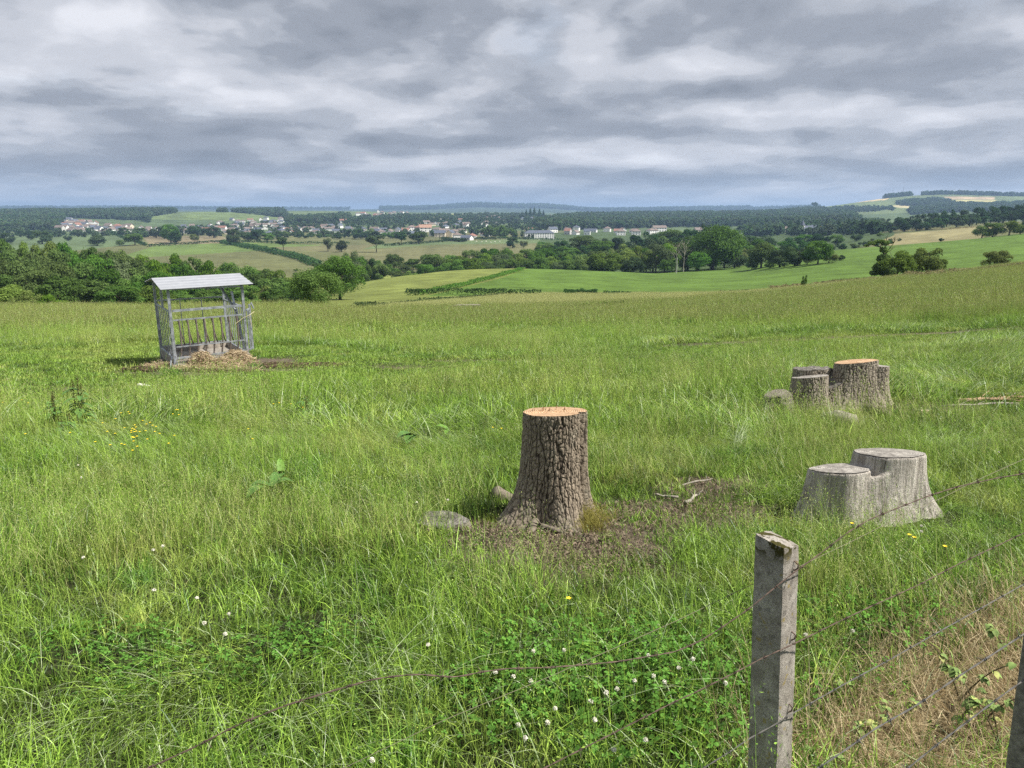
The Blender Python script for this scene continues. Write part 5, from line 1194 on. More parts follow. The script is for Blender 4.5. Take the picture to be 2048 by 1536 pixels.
def fused(name, base, stems, label, barkm, voxel, cat='stump', extra=(), streak=True):
    """stems as part meshes fused by a voxel remesh into one grown body, each with its cut face"""
    o = empty(name, base); tag(o, label, cat)
    Vs = []; Ls = []; k = 0
    caps = []
    for st in stems:
        side, P, cen = stump_mesh(**st['m'])
        off = np.array([st['x'], st['y'], st.get('z', 0)])
        V = np.empty(len(side.vertices)*3, np.float32); side.vertices.foreach_get('co', V); V = V.reshape(-1, 3)+off
        L = np.empty(len(side.loops), np.int32); side.loops.foreach_get('vertex_index', L); q = L.reshape(-1, 4)
        na = P.shape[0]; nh = len(V)//na
        Vs.append(V); Ls.append((q+k, [(k+np.arange(na)*nh+nh-1).tolist(), (k+np.arange(na)*nh)[::-1].tolist()])); k += len(V)
        P = P+off; P[..., 2] += .004
        if st.get('cut', 1) is not None: caps.append((P, st.get('cut', M_oldcut)))
    V = np.concatenate(Vs); lo = []; sz = []
    for q, ng in Ls:
        lo.append(q.ravel()); sz += [4]*len(q)
        for g_ in ng: lo.append(np.array(g_)); sz.append(len(g_))
    me = np_mesh('bark', V, np.concatenate(lo), sz)
    body = link('bark', me, o, barkm)
    md = body.modifiers.new('fuse', 'REMESH'); md.mode = 'VOXEL'; md.voxel_size = voxel; md.use_smooth_shade = True
    md = body.modifiers.new('soften', 'SMOOTH'); md.factor = .5; md.iterations = 3
    for P, mt in caps:
        cen = P.reshape(-1, 3).mean(0); Q = cen+(P-cen)*np.array([.965, .965, 1]); Q = Q-cen
        cf = cap_mesh(Q); cf.materials.append(mt); link('cut_face', cf, o, loc=tuple(cen))
    return o
def streak_mat(name, c1, c2, zs=1.6, xs=14, bumpd=.02, dark=(.08, .065, .05), barky=False):
    m = bpy.data.materials.new(name); m.use_nodes = True; t = NT(m.node_tree); t.n.clear()
    v = t.new('ShaderNodeTexCoord').outputs['Object']; mp = t.new('ShaderNodeMapping', in_Vector=v); mp.inputs['Scale'].default_value = (xs, xs, zs)
    n = t.noise(mp.outputs[0], 1.3, 6, .7, .4); n2_ = t.noise(v, 4, 4, .6); n3 = t.noise(v, 45, 4, .8)
    c = t.mix(t.sstep(n, .3, .7), c1, c2)
    if barky:
        vo = t.new('ShaderNodeTexVoronoi', feature='DISTANCE_TO_EDGE'); mp2 = t.new('ShaderNodeMapping', in_Vector=t.math('ADD', 0, 0) if False else v); mp2.inputs['Scale'].default_value = (34, 34, 6)
        dist = t.new('ShaderNodeVectorMath', operation='ADD', in_0=mp2.outputs[0], in_1=t.new('ShaderNodeVectorMath', operation='SCALE', in_0=t.noise(v, 8, 3, .6, out=1), in_Scale=1.4).outputs[0])
        t.l.new(dist.outputs[0], vo.inputs['Vector']); e = t.sstep(vo.outputs['Distance'], .0, .17)
        c = t.mix(e, dark, c); h = t.math('ADD', t.math('MULTIPLY', e, 1.2), t.math('MULTIPLY', n3, .4))
    else:
        c = t.mix(t.math('MULTIPLY', t.sstep(n2_, .55, .70), .5), c, (.24, .195, .15)); h = t.math('ADD', n, t.math('MULTIPLY', n3, .25))
        cr = t.noise(mp.outputs[0], 3.1, 3, .8); c = t.mix(t.math('MULTIPLY', t.sstep(cr, .60, .66), .9), c, dark)
    c = t.mix(1.0, c, t.ramp(n3, [(.3, .75), (.7, 1.25)]), 'MULTIPLY')
    bp = t.new('ShaderNodeBump', in_Height=h, in_Strength=.9, in_Distance=bumpd)
    b = t.new('ShaderNodeBsdfPrincipled', in_Base_Color=c, in_Roughness=.9, in_Normal=bp.outputs[0]); b.inputs['Specular IOR Level'].default_value = .12
    t.l.new(b.outputs[0], t.new('ShaderNodeOutputMaterial').inputs[0]); return m
M_debark = streak_mat('debarked_grey_wood', (.27, .24, .21), (.62, .575, .515), .9, 17, .06)
M_barkfar = streak_mat('furrowed_bark', (.32, .28, .225), (.56, .51, .43), 1.2, 12, .03, (.045, .036, .028), True)
# debarked grey double stump, right
GS = G(1690, 1030); k = 1/F0*(GS.y*CP+1.5*SP)
h1 = zf(GS.y, 938)-GS.z; h2 = zf(GS.y+.05, 912)-GS.z
fused('double_stump', GS, [
    dict(x=-(1690-1670)*k, y=0, m=dict(rtop=56*k, h=h1, flare=.06, seed=5, na=200, nh=80, bark=0, lobes=((3, .5, 2.9), (4, .3, .3)), oval=(1, .85), tilt=(.04, -.15), fl=.22)),
    dict(x=(1782-1690)*k, y=.12, m=dict(rtop=66*k, h=h2, flare=.12, seed=9, na=200, nh=80, bark=0, lobes=((3, .5, .2), (4, .4, 1.5)), oval=(1, .85), tilt=(.02, -.16), fl=.20)),
    dict(x=(1728-1690)*k, y=.0, cut=None, m=dict(rtop=40*k, h=h1*.86, flare=.12, seed=12, na=160, nh=60, bark=0, lobes=((3, .5, 1.2),), oval=(1.3, .8), tilt=(.25, -.3), fl=.25))],
    'pale grey debarked double stump with two flat weathered tops, behind the fence post', M_debark, .011)
# bark-covered cluster further off
CS = G(1690, 812); k = 1/F0*(CS.y*CP+2.0*SP)
def hgt(py, dy=0): return zf(CS.y+dy, py)-CS.z
def clustered(name, base, stems, label):
    o = empty(name, base); tag(o, label, 'stump')
    for st in stems:
        side, P, cen = stump_mesh(**st['m']); side.materials.append(M_barkv)
        so = link('stem', side, o, loc=(st['x'], st['y'], 0))
        if st.get('rot'): P = P.copy(); P[..., 2] += .05*(fbm(P[..., 0]*11, P[..., 1]*23, 4, 3)-.5)
        cf = cap_mesh(P-cen); cf.materials.append(st.get('cut', M_oldcut)); link('cut_face', cf, so, loc=tuple(cen))
BK = dict(bark=.013, cell=.032, basecol=(.33, .29, .235), groove=(.05, .04, .032))
clustered('stump_cluster', CS, [
    dict(x=(1704-1690)*k, y=.05, cut=M_fresh, m=dict(rtop=39*k, h=hgt(724), flare=.13, seed=4, na=420, nh=220, lobes=((3, .5, 1.0), (4, .4, 2.2)), oval=(1.05, .8), tilt=(.10, -.12), fl=.28, **BK)),
    dict(x=(1742-1690)*k, y=.10, m=dict(rtop=29*k, h=hgt(733), flare=.10, seed=14, na=320, nh=200, lobes=((3, .5, 0.0), (4, .3, 1.2)), fl=.22, tilt=(-.05, -.1), **BK)),
    dict(x=(1606-1690)*k, y=-.12, m=dict(rtop=32*k, h=hgt(753, -.12), flare=.06, seed=6, na=320, nh=180, lobes=((3, .5, 2.4), (4, .3, 2.2)), oval=(1, .9), tilt=(.10, -.16), notch=(2.1, .3, .04), fl=.24, **BK)),
    dict(x=(1630-1690)*k, y=.28, rot=1, cut=M_dark_cut, m=dict(rtop=34*k, h=hgt(737, .28), flare=.05, seed=7, na=320, nh=180, fl=.2, tilt=(.05, -.1), **BK)),
    dict(x=(1658-1690)*k, y=.02, rot=1, cut=M_dark_cut, m=dict(rtop=30*k, h=hgt(757), flare=.17, seed=16, na=320, nh=180, fl=.26, tilt=(.42, .35), oval=(1.1, .8), **BK))],
    'cluster of grown-together stumps with thick furrowed bark and one fresh orange cut')
cs = G(1550, 818); fused('rotten_stump', cs, [dict(x=0, y=0, cut=None, m=dict(rtop=20*k, h=.26, flare=.08, seed=23, na=140, nh=50, bark=.03, cell=.07, fl=.16, lobes=((3, .6, 2.6), (2, .4, .3)), tilt=(.25, 0))),
     dict(x=.14, y=.05, cut=None, m=dict(rtop=12*k, h=.24, flare=.05, seed=25, na=120, nh=40, bark=.02, cell=.07, fl=.16))], 'small crumbling mossy stump left of the bark-covered cluster', M_barkfar, .016)
gr = G(1695, 850); m = MB(); m.tube([gr+Vector((-.22, .28, .0)), gr+Vector((-.08, .12, .06)), gr+Vector((.05, 0, .05)), gr+Vector((.12, -.08, -.06))], [.09, .12, .11, .05], 12)
ob = m.build('surface_root', M_greyw, None, True); tag(ob, 'thick pale surface root running out in front of the stump cluster', 'root')
gr = G(1760, 835); m = MB(); m.tube([gr+Vector((-.1, .25, .05)), gr+Vector((.05, .1, .06)), gr+Vector((.25, -.05, -.06))], [.1, .09, .03], 12)
ob = m.build('surface_root', M_root, None, True); tag(ob, 'bark-covered root spreading from the right foot of the stump cluster', 'root')
# dead branches and wood scraps
def branch(px, py, L, a, r, label, n=1, cat='branch', mat=None, twigs=3, lift=.02, name='branch'):
    g0 = G(px, py); rg = random.Random(int(px+py)); m = MB()
    d = Vector((math.cos(a), math.sin(a), 0)); pts = []
    for i in range(6):
        f = i/5-.5; q = g0+d*L*f+Vector((0, rg.uniform(-.05, .05)*L, 0)); q.z = T1(q.x, q.y)+lift+rg.uniform(0, .02); pts.append(q)
    m.tube(pts, [r, r*.95, r*.85, r*.8, r*.65, r*.3], 7)
    for i in range(twigs):
        s0 = pts[rg.randint(1, 4)]; a2 = a+rg.choice((-1, 1))*rg.uniform(.3, .9); l2 = L*rg.uniform(.15, .35); e = s0+Vector((math.cos(a2)*l2, math.sin(a2)*l2, rg.uniform(0, .06))); m.tube([s0, e], [r*.4, r*.1], 5)
    ob = m.build(name, mat or M_greyw, None, True); tag(ob, label, cat, 'dead wood lying in the grass' if name == 'branch' else None); return ob
branch(1395, 968, .42, .6, .009, 'thin forked grey branch on the bare soil between the stumps')
branch(1385, 1002, .28, .9, .016, 'short pale stick on the soil below the forked branch')
branch(1330, 997, .22, 2.8, .012, 'short stick at the edge of the bare soil right of the tall stump')
branch(1090, 1062, .26, 2.6, .022, 'gnarled root piece in front of the tall stump', mat=M_root, twigs=5)
branch(2010, 800, 1.6, .15, .035, 'long peeled reddish branch lying at the right edge', twigs=6, mat=plain_mat('peeled_wood', (.45, .30, .20), .9, nscale=9, namt=.4))
branch(1960, 812, 1.2, .1, .02, 'thin stick under the long peeled branch', twigs=4)
branch(2040, 790, .8, .5, .04, 'stout broken branch end at the right edge above the peeled one', twigs=3)
branch(1890, 792, .5, -.5, .025, 'pale barkless branch piece in the lodged grass')
branch(1848, 828, .18, .2, .045, 'pale wood chip right of the stump cluster', name='wood_chip', cat='wood chip', mat=plain_mat('pale_chip', (.62, .52, .36), .9, nscale=20), twigs=0)
branch(288, 774, .22, .2, .045, 'whitish bone-like scrap in the short grass left of the feeder', name='scrap', cat='scrap', mat=plain_mat('pale_scrap', (.68, .66, .60), .9, nscale=20), twigs=0)
# old beam lying before the tan strip
gb = G(935, 622); m = MB(); rg = random.Random(8)
for i, (dx, L) in enumerate([(-.6, 1.3), (.35, 1.5), (0, 1.9)]): m.beam(gb+Vector((dx-L/2, i*.25, .42)), gb+Vector((dx+L/2, i*.25, .45)), .22, .16)
for dx in (-.8, .75): m.beam(gb+Vector((dx, .2, -.3)), gb+Vector((dx, .2, .36)), .14, .14)
ob = m.build('trough', M_greyw); tag(ob, 'pale grey wooden trough out in the tall grass at the crest', 'trough')

# ------------------------------------------------------------------ hay feeder
M_galv = bpy.data.materials.new('galvanised_steel'); M_galv.use_nodes = True; t = NT(M_galv.node_tree); t.n.clear()
v = t.new('ShaderNodeTexCoord').outputs['Object']; n = t.noise(v, 9, 5, .7); n2_ = t.noise(v, 60, 3, .7)
c = t.mix(t.sstep(n, .35, .65), (.26, .28, .305), (.52, .55, .60)); c = t.mix(t.math('MULTIPLY', t.sstep(n2_, .58, .7), .35), c, (.22, .18, .15))
b = t.new('ShaderNodeBsdfPrincipled', in_Base_Color=c, in_Metallic=.65, in_Roughness=t.math('ADD', .34, t.math('MULTIPLY', n, .25))); t.l.new(b.outputs[0], t.new('ShaderNodeOutputMaterial').inputs[0])
M_roofs = plain_mat('roof_sheet', (.31, .325, .355), .55, .15, nscale=5, namt=.12, spec=.5)
M_rust = plain_mat('worn_bar', (.20, .17, .15), .6, .4, nscale=30, namt=.5)
A = G(353, 738); kf = A.y/16.5
FW, FD = 1.66*kf, 2.02*kf; FR = R(34.5)
fo = empty('hay_feeder', A, FR); tag(fo, 'galvanised steel hay feeder with barred sides and corrugated roof on trampled ground', 'feeder')
# local frame: x along the front from the left corner, y backwards, z up; feet follow the ground
def lz(x, y):
    wx = A.x+x*math.cos(FR)-y*math.sin(FR); wy = A.y+x*math.sin(FR)+y*math.cos(FR); return T1(wx, wy)-A.z
ze = {}; tops = zf(A.y, 575)-A.z; TOPZ = tops
tiltx = -.02
for (x, y) in ((0, 0), (FW, 0), (0, FD), (FW, FD)):
    m = MB(); m.beam((x, y, lz(x, y)-.05), (x, y, TOPZ+tiltx*x+(0 if y == 0 else .0)), .06, .06); lg = m.build('leg', M_galv, fo)
    m = MB(); m.beam((x, y, lz(x, y)-.04), (x, y, lz(x, y)+.35), .08, .08); m.build('foot_sleeve', M_galv, lg)
z_hi = TOPZ*.715; z_md = TOPZ*.60; z_lo = .26; z_b2 = TOPZ*.27
def bars_panel(name, p0, p1, zs, n, rail=.035, br=.012, mat=None, vert=True):
    m = MB(); p0 = Vector(p0); p1 = Vector(p1)
    for z in zs: m.beam(p0+Vector((0, 0, z)), p1+Vector((0, 0, z)), rail, rail)
    fr = m.build(name, M_galv, fo)
    for i in range(n):
        f = (i+1)/(n+1); q = p0.lerp(p1, f); mm = MB(); mm.tube([q+Vector((0, 0, zs[0])), q+Vector((0, 0, zs[-1]))], br, 7); mm.build('bar', mat or M_galv, fr)
    return fr
off = .05
bars_panel('side_panel', (0, off, 0), (0, FD-off, 0), [.22, TOPZ*.70], 7)
bars_panel('back_panel', (off, FD, 0), (FW-off, FD, 0), [.24, TOPZ*.74], 2)
bars_panel('side_panel', (FW, off, 0), (FW, FD-off, 0), [.22, TOPZ*.70], 9)
# front: two rails above an open slot, bent feeding bars below
fm = MB()
for z, s in ((z_hi, .055), (z_md, .035), (z_b2, .03), (z_lo, .05), (z_lo-.10, .05)): fm.beam((off, 0, z), (FW-off, -.0, z+.02), s, s)
fp = fm.build('front_panel', M_galv, fo)
NB = 8
for i in range(NB):
    x = FW*(i+.9)/(NB+.9)
    m = MB(); m.tube([(x+.0, 0, z_md), (x+.005, -.01, z_md*.72+z_lo*.28), (x-.0, .0, z_b2+.05), (x-.03, .06, z_lo)], .021, 7, True); m.build('bar', M_rust, fp)
    m = MB(); m.tube([(x-.02, .0, z_md), (x+.06, .20, z_b2+.25), (x+.13, .30, z_b2-.01)], .016, 6); m.build('slanted_bar', M_rust, fp)
m = MB(); m.beam((FW*.88, .25, TOPZ*.9), (FW*.97, .05, z_lo+.05), .05, .05); m.build('brace', M_galv, fo)
m = MB(); m.beam((FW*.80, FD*.5, TOPZ*.98), (FW*.90, .05, TOPZ*.65), .045, .045); m.build('brace', M_galv, fo)
m = MB(); m.beam((0, FD*.5, TOPZ+.1), (0, FD*.5, TOPZ*.7), .05, .05); m.build('roof_post', M_galv, fo)
# opened gate hinged on the right front leg
g1 = Vector((FW+.05, -.03, 0)); g2 = g1+Vector((.16, .30, 0))
m = MB()
for z in (.30, TOPZ*.66): m.beam(g1+Vector((0, 0, z)), g2+Vector((0, 0, z)), .04, .04)
m.beam(g2+Vector((0, 0, .26)), g2+Vector((0, 0, TOPZ*.72)), .045, .045); gt = m.build('gate', M_galv, fo)
for i in range(3):
    q = g1.lerp(g2, (i+.8)/3.6); mm = MB(); mm.tube([q+Vector((0, 0, .3)), q+Vector((0, 0, TOPZ*.66))], .011, 7); mm.build('bar', M_galv, gt)
mm = MB(); mm.tube([g2+Vector((0, 0, TOPZ*.70)), g2+Vector((.05, 0, TOPZ*.74)), g2+Vector((.10, .0, TOPZ*.66))], .02, 7); mm.build('latch', M_galv, gt)
mm = MB(); mm.tube([(FW-.25, -.05, TOPZ*.50), (FW-.05, -.06, TOPZ*.57), (FW+.1, -.08, TOPZ*.60), (FW+.26, .05, TOPZ*.63)], .009, 6); mm.tube([(FW+.1, -.08, TOPZ*.60), (FW+.14, -.08, TOPZ*.45)], .007, 6)
rp = mm.build('tie_rope', plain_mat('old_rope', (.45, .41, .25), .9, nscale=30)); rp.parent = gt
# roof: two corrugated slopes with a shallow ridge along x
def roof_slope(sy):
    nx_, ny_ = 2, 90; ov = .16; ridge_z = TOPZ+.14; eave_z = TOPZ-.03; V = []; 
    for side_ in (0, 1):
        for i in range(nx_):
            x = -ov-.02+(FW+2*ov+.1)*i/(nx_-1)
            for j in range(ny_):
                f = j/(ny_-1); y = FD/2+sy*(FD/2+ov)*f; rp_ = .5-.5*math.cos(min(1, max(0, ((f*4.2) % 1-.0)/.20))*2*math.pi)
                z = ridge_z+(eave_z-ridge_z)*f+rp_*.014+tiltx*x*-1.2-.012*x; V.append((x, y, z+side_*.006+(.004 if sy > 0 else 0)))
    n_ = nx_*ny_; fs = []
    for j in range(ny_-1):
        a, b_, c_, d_ = j, j+1, ny_+j+1, ny_+j; fs += [(a, b_, c_, d_), (n_+a, n_+d_, n_+c_, n_+b_), (a, n_+a, n_+b_, b_), (d_, c_, n_+c_, n_+d_)]
    fs += [(0, ny_, n_+ny_, n_), (ny_-1, n_+ny_-1, n_+2*ny_-1, 2*ny_-1)]
    m = MB(); m.add(V, fs); return m.build('roof_sheet', M_roofs, fo)
roof_slope(-1); roof_slope(1)
for x in (.0, FW): 
    m = MB()
    for y0_, y1_ in ((0, FD/2), (FD, FD/2)): m.beam((x, y0_, TOPZ-.05), (x, y1_, TOPZ+.09), .04, .04)
    m.build('rafter', M_galv, fo)
for y0_ in (0, FD):
    m = MB(); m.beam((0, y0_, TOPZ-.05), (FW, y0_, TOPZ-.05+tiltx*FW*.4), .035, .035); m.build('eave_rail', M_galv, fo)
# tray with skids under the racks
m = MB()
for y in (.0, FD): m.beam((-.02, y, .10), (FW+.02, y, .11), .05, .24)
for x in (0, FW): m.beam((x, .03, .10), (x, FD-.03, .10), .05, .22)
m.box((FW/2, FD/2, .06), (FW-.06, FD-.06, .02)); m.build('tray', plain_mat('muddy_steel', (.33, .30, .26), .8, .2, nscale=9, namt=.35), fo)
m = MB(); m.tube([(.02, -.03, .32), (-.06, -.08, .1), (-.14, -.05, .02), (-.1, .02, .22)], .018, 7); m.tube([(-.05, .12, .30), (-.12, .05, .06)], .016, 6); m.build('hitch', M_galv, fo)
# hay: a heaped mound of strands spilling over the front edge
def strands(name, centers, label, cat, col0, col1, n, L, kindv='stuff', wdt=.006, zlift=.0, seed=2):
    rg = np.random.default_rng(seed); V = []; C = []; ntot = 0
    cs_ = np.array([c[:2] for c in centers]); k = rg.integers(0, len(centers), n)
    u = rg.normal(size=(n, 2)); u /= np.linalg.norm(u, axis=1, keepdims=True); q = np.sqrt(rg.random(n)); rx = np.array([c[2] for c in centers])[k]; ry = np.array([c[3] for c in centers])[k]; hh = np.array([c[4] for c in centers])[k]
    x = cs_[k, 0]+u[:, 0]*q*rx; y = cs_[k, 1]+u[:, 1]*q*ry; z = terr(x, y)+hh*(1-q**2)*(.75+.25*rg.random(n))+.015*rg.random(n)+zlift
    a = rg.random(n)*6.28; d = np.stack([np.cos(a), np.sin(a), rg.normal(size=n)*.25-.25*(q)], -1)*(L*(.5+rg.random(n)))[:, None]/2; w_ = np.stack([-np.sin(a), np.cos(a), rg.normal(size=n)*.8], -1)*wdt/2
    P = np.stack([x, y, z], -1); V = np.stack([P-d-w_, P-d+w_, P+[0, 0, .012]+w_, P+[0, 0, .012]-w_, P+d-w_, P+d+w_], 1).reshape(-1, 3)
    off = np.arange(n)[:, None]*6; lp = (off+np.array([0, 1, 2, 3, 3, 2, 5, 4])[None]).ravel(); tn = rg.random(n)[:, None]; c = np.repeat(np.array(col0)*(1-tn)+np.array(col1)*tn, 6, 0)
    o = link(name, np_mesh(name, V, lp, np.full(2*n, 4), color=c), None, M_vc); tag(o, label, cat, kind=kindv); return o
def fl(x, y): return (A.x+x*math.cos(FR)-y*math.sin(FR), A.y+x*math.sin(FR)+y*math.cos(FR))
hc = [(*fl(FW*.34, -.12), .34, .30, .42), (*fl(FW*.82, -.12), .52, .40, .46), (*fl(FW*.55, -.30), .85, .42, .24), (*fl(FW*.5, -.40), 1.05, .36, .07), (*fl(FW*.2, -.40), .6, .3, .07), (*fl(FW*.6, .5), .8, .7, .26), (*fl(FW*.3, .8), .7, .8, .24), (*fl(-.25, .5), .4, .6, .10)]
mound = MB()
for (cx, cy, rx, ry, h_) in hc:
    V = []; fs = []
    for i in range(9):
        for j in range(20):
            f = i/8; a = j/20*6.28; x = cx+math.cos(a)*rx*f; y = cy+math.sin(a)*ry*f; V.append((x, y, T1(x, y)+h_*.92*(1-f*f)-.01-.02*f))
    for i in range(8):
        for j in range(20): fs.append((i*20+j, i*20+(j+1) % 20, (i+1)*20+(j+1) % 20, (i+1)*20+j))
    mound.add(V, fs)
ob = mound.build('hay', plain_mat('packed_hay', (.31, .24, .16), .95, nscale=14, namt=.5, spec=.05, bump=.03)); tag(ob, 'tan hay spilling over the front edge of the feeder tray', 'hay', kind='stuff')
strands('loose_hay', hc, 'loose tan strands on the hay heap at the feeder', 'hay', (.27, .20, .12), (.66, .55, .38), 14000, .22, wdt=.008)
dd = [(*fl(FW+.65, .0), .9, .7, .06), (*fl(FW+1.3, -.5), 1.0, .5, .05), (*fl(FW*.4, -.9), 1.3, .3, .03), (*fl(-.7, .2), .5, .45, .05), (*fl(FW+.7, -.6), .9, .2, .03)]
strands('muddy_litter', dd, 'dark trampled litter and dung beside the feeder', 'litter', (.05, .036, .026), (.24, .18, .125), 11000, .09, wdt=.012, seed=5)
# wood litter on the bare soil round the stumps
sd_ = [(s[0], s[1], s[2]*1.2, s[3]*1.3, .012) for s in SOIL[:9]]
strands('soil_litter', sd_, 'bark crumbs, twigs and dry leaves on the bare soil between the stumps', 'litter', (.055, .042, .03), (.34, .27, .20), 5200, .030, wdt=.006, seed=6)

# ------------------------------------------------------------------ tussocks and plants one can pick out
def tussock(px, py, label, n, L, w_, tone, kind=0, rad=.05, lean=(.1, .9), heads=0, az=None, azs=3.2, name='grass_tussock', cat='grass tuft', col=None, droop=(.05, .45), mat=None):
    g0 = G(px, py); b = GB(int(px)); r = np.random.default_rng(int(px+py)); base = r.normal(size=(n, 2))*rad
    P = b.blades(n, 0, L*.55, L, w_, lean, droop, base=base, tone=tone, kind=kind, az=az, azs=azs)
    if heads: b.heads(P[:heads], 14, .008, .0042, kind, .4, tone)
    if col:
        C = np.concatenate(b.C); tn = C[:, 0:1]; cc = np.array(col[0])*(1-tn)+np.array(col[1])*tn
        me = np_mesh(name, np.concatenate(b.V), np.concatenate(b.L), np.concatenate(b.S), color=cc); me.materials.append(M_vc)
    else: me = b.mesh(name, M_grass)
    o = link(name, me, loc=g0); tag(o, label, cat); return o
tussock(1178, 1052, 'rounded tuft of fine olive-gold grass against the right foot of the tall stump', 700, .27, .0022, (0, 1), rad=.075, lean=(.1, .8), heads=260, col=((.16, .15, .035), (.46, .42, .13)))
tussock(1060, 1040, 'thin dry grass tuft in front of the left foot of the tall stump', 130, .20, .0024, (0, 1), rad=.05, heads=40, col=((.22, .22, .06), (.5, .46, .22)))
tussock(1098, 1052, 'short bright green tuft at the front foot of the tall stump', 120, .08, .003, (.3, 1), rad=.06, col=((.12, .20, .03), (.30, .40, .08)))
tussock(1215, 1075, 'small green tuft on the soil right of the olive tuft', 90, .10, .003, (.3, 1), rad=.04, col=((.10, .20, .03), (.28, .40, .08)))
tussock(1474, 895, 'pale bright tuft of long arching blades left of the double stump', 34, .55, .006, (0, 1), kind=1.0, rad=.05, lean=(.3, .9), az=.5, azs=.7)
tussock(343, 752, 'dark green tuft beside the left front leg of the feeder', 260, .36, .009, (.2, .9), rad=.10, col=((.03, .10, .02), (.09, .22, .05)))
tussock(506, 738, 'dark green tuft at the right front leg of the feeder', 180, .30, .009, (.2, .9), rad=.10, col=((.03, .10, .02), (.10, .24, .05)))
tussock(985, 1045, 'yellow-green tuft left of the tall stump', 140, .16, .003, (.2, 1), rad=.06, col=((.12, .18, .03), (.34, .38, .10)))
tussock(1250, 965, 'low sunlit yellowish tuft above the bare soil right of the tall stump', 320, .20, .003, (.2, 1), rad=.14, heads=60, col=((.18, .20, .04), (.44, .44, .16)))
tussock(160, 810, 'dry seeded tuft standing at the left', 60, .5, .004, (0, 1), rad=.05, heads=30, kind=.4)
def dock(px, py, H, n, label, dark=True, name='dock_plant'):
    """tall docks: stem part, leaf parts along it and a seed spike"""
    g0 = G(px, py); o = empty(name, g0); tag(o, label, 'plant'); rg = random.Random(int(px)); r2 = np.random.default_rng(int(px))
    for s in range(n):
        x0, y0 = rg.uniform(-.07, .07)*n/2, rg.uniform(-.05, .05); h = H*rg.uniform(.7, 1); lx = rg.uniform(-.12, .12)
        pts = [Vector((x0+lx*h*(i/6)**1.5, y0, h*i/6)) for i in range(7)]
        m = MB(); m.tube(pts, [.006, .0055, .005, .004, .0035, .003, .0015], 6); st = m.build('stem', M_stem if dark else M_leafst, o)
        k = 90; f = .45+.55*r2.random(k); Q = np.array([[x0+lx*h*ff**1.5, y0, h*ff] for ff in f])+r2.normal(size=(k, 3))*.012
        V, q_, c_ = diamonds(Q, r2.normal(size=(k, 3)), .008+.008*r2.random(k), r2, r2.random(k), .5)
        cc = np.array([.07, .055, .03])*(1-c_[:, :1])+np.array([.16, .15, .06])*c_[:, :1]; me = np_mesh('seed_spike', V, q_, np.full(k, 4), color=cc); me.materials.append(M_vc); link('seed_spike', me, st)
        for i in range(12):
            f = rg.uniform(.08, .8); a = rg.uniform(0, 6.28); leaf(o, Vector((x0+lx*h*f**1.5, y0, h*f)), a, rg.uniform(.12, .24)*(1.15-f*.6), .42)
M_stem = plain_mat('dark_stem', (.10, .085, .045), .9); M_leafst = plain_mat('green_stem', (.12, .18, .05), .9)
M_dock = plain_mat('dock_leaf', (.075, .165, .035), .6, nscale=12, namt=.3, spec=.4); M_dockb = plain_mat('bright_leaf', (.13, .26, .035), .6, nscale=12, namt=.2, spec=.4)
def leaf(parent, p, a, L, W, mat=None, up=.6, name='leaf'):
    V = []; fs = []; n = 7; d = Vector((math.cos(a), math.sin(a), 0)); s_ = Vector((-math.sin(a), math.cos(a), 0))
    for i in range(n):
        f = i/(n-1); w_ = L*W*.5*math.sin(math.pi*min(1, f*.93+.05))**.7; c_ = p+d*(L*f)+Vector((0, 0, L*(up*f-.75*f*f)))
        V += [tuple(c_-s_*w_+Vector((0, 0, w_*.3))), tuple(c_), tuple(c_+s_*w_+Vector((0, 0, w_*.3)))]
    for i in range(n-1): fs += [(3*i, 3*i+1, 3*i+4, 3*i+3), (3*i+1, 3*i+2, 3*i+5, 3*i+4)]
    m = MB(); m.add(V, fs); return m.build(name, mat or M_dock, parent, True)
dock(112, 868, .62, 3, 'dark seeding dock with several stems, leftmost of the tall docks')
dock(172, 868, .82, 3, 'tallest dark seeding dock at the left, beside the leftmost one')
dock(142, 880, .40, 2, 'short dock between the two tall ones at the left')
dock(612, 840, .40, 1, 'single thin dark dock stem right of the yellow flowers')
dock(740, 858, .20, 1, 'small dock stem in the grass left of the tall stump')
def rosette(px, py, n, L, label, mat, up=1.2, name='broadleaf_plant'):
    g0 = G(px, py); o = empty(name, g0+Vector((0, 0, .12))); tag(o, label, 'plant'); rg = random.Random(int(px))
    for i in range(n): leaf(o, Vector((0, 0, 0)), rg.uniform(0, 6.28), L*rg.uniform(.7, 1.1), .5, mat, up*rg.uniform(.7, 1.2))
rosette(566, 985, 2, .13, 'bright green broad dock leaf standing up in the left grass', M_dockb, 1.6)
rosette(545, 1000, 4, .22, 'drooping bluish dock leaves below the bright leaf', M_dock, .8)
rosette(835, 895, 5, .26, 'broad pale-lit dock leaves left of the tall stump', M_dock, .9)
rosette(898, 880, 3, .17, 'upright bright green leaf nearest the tall stump', M_dockb, .9)
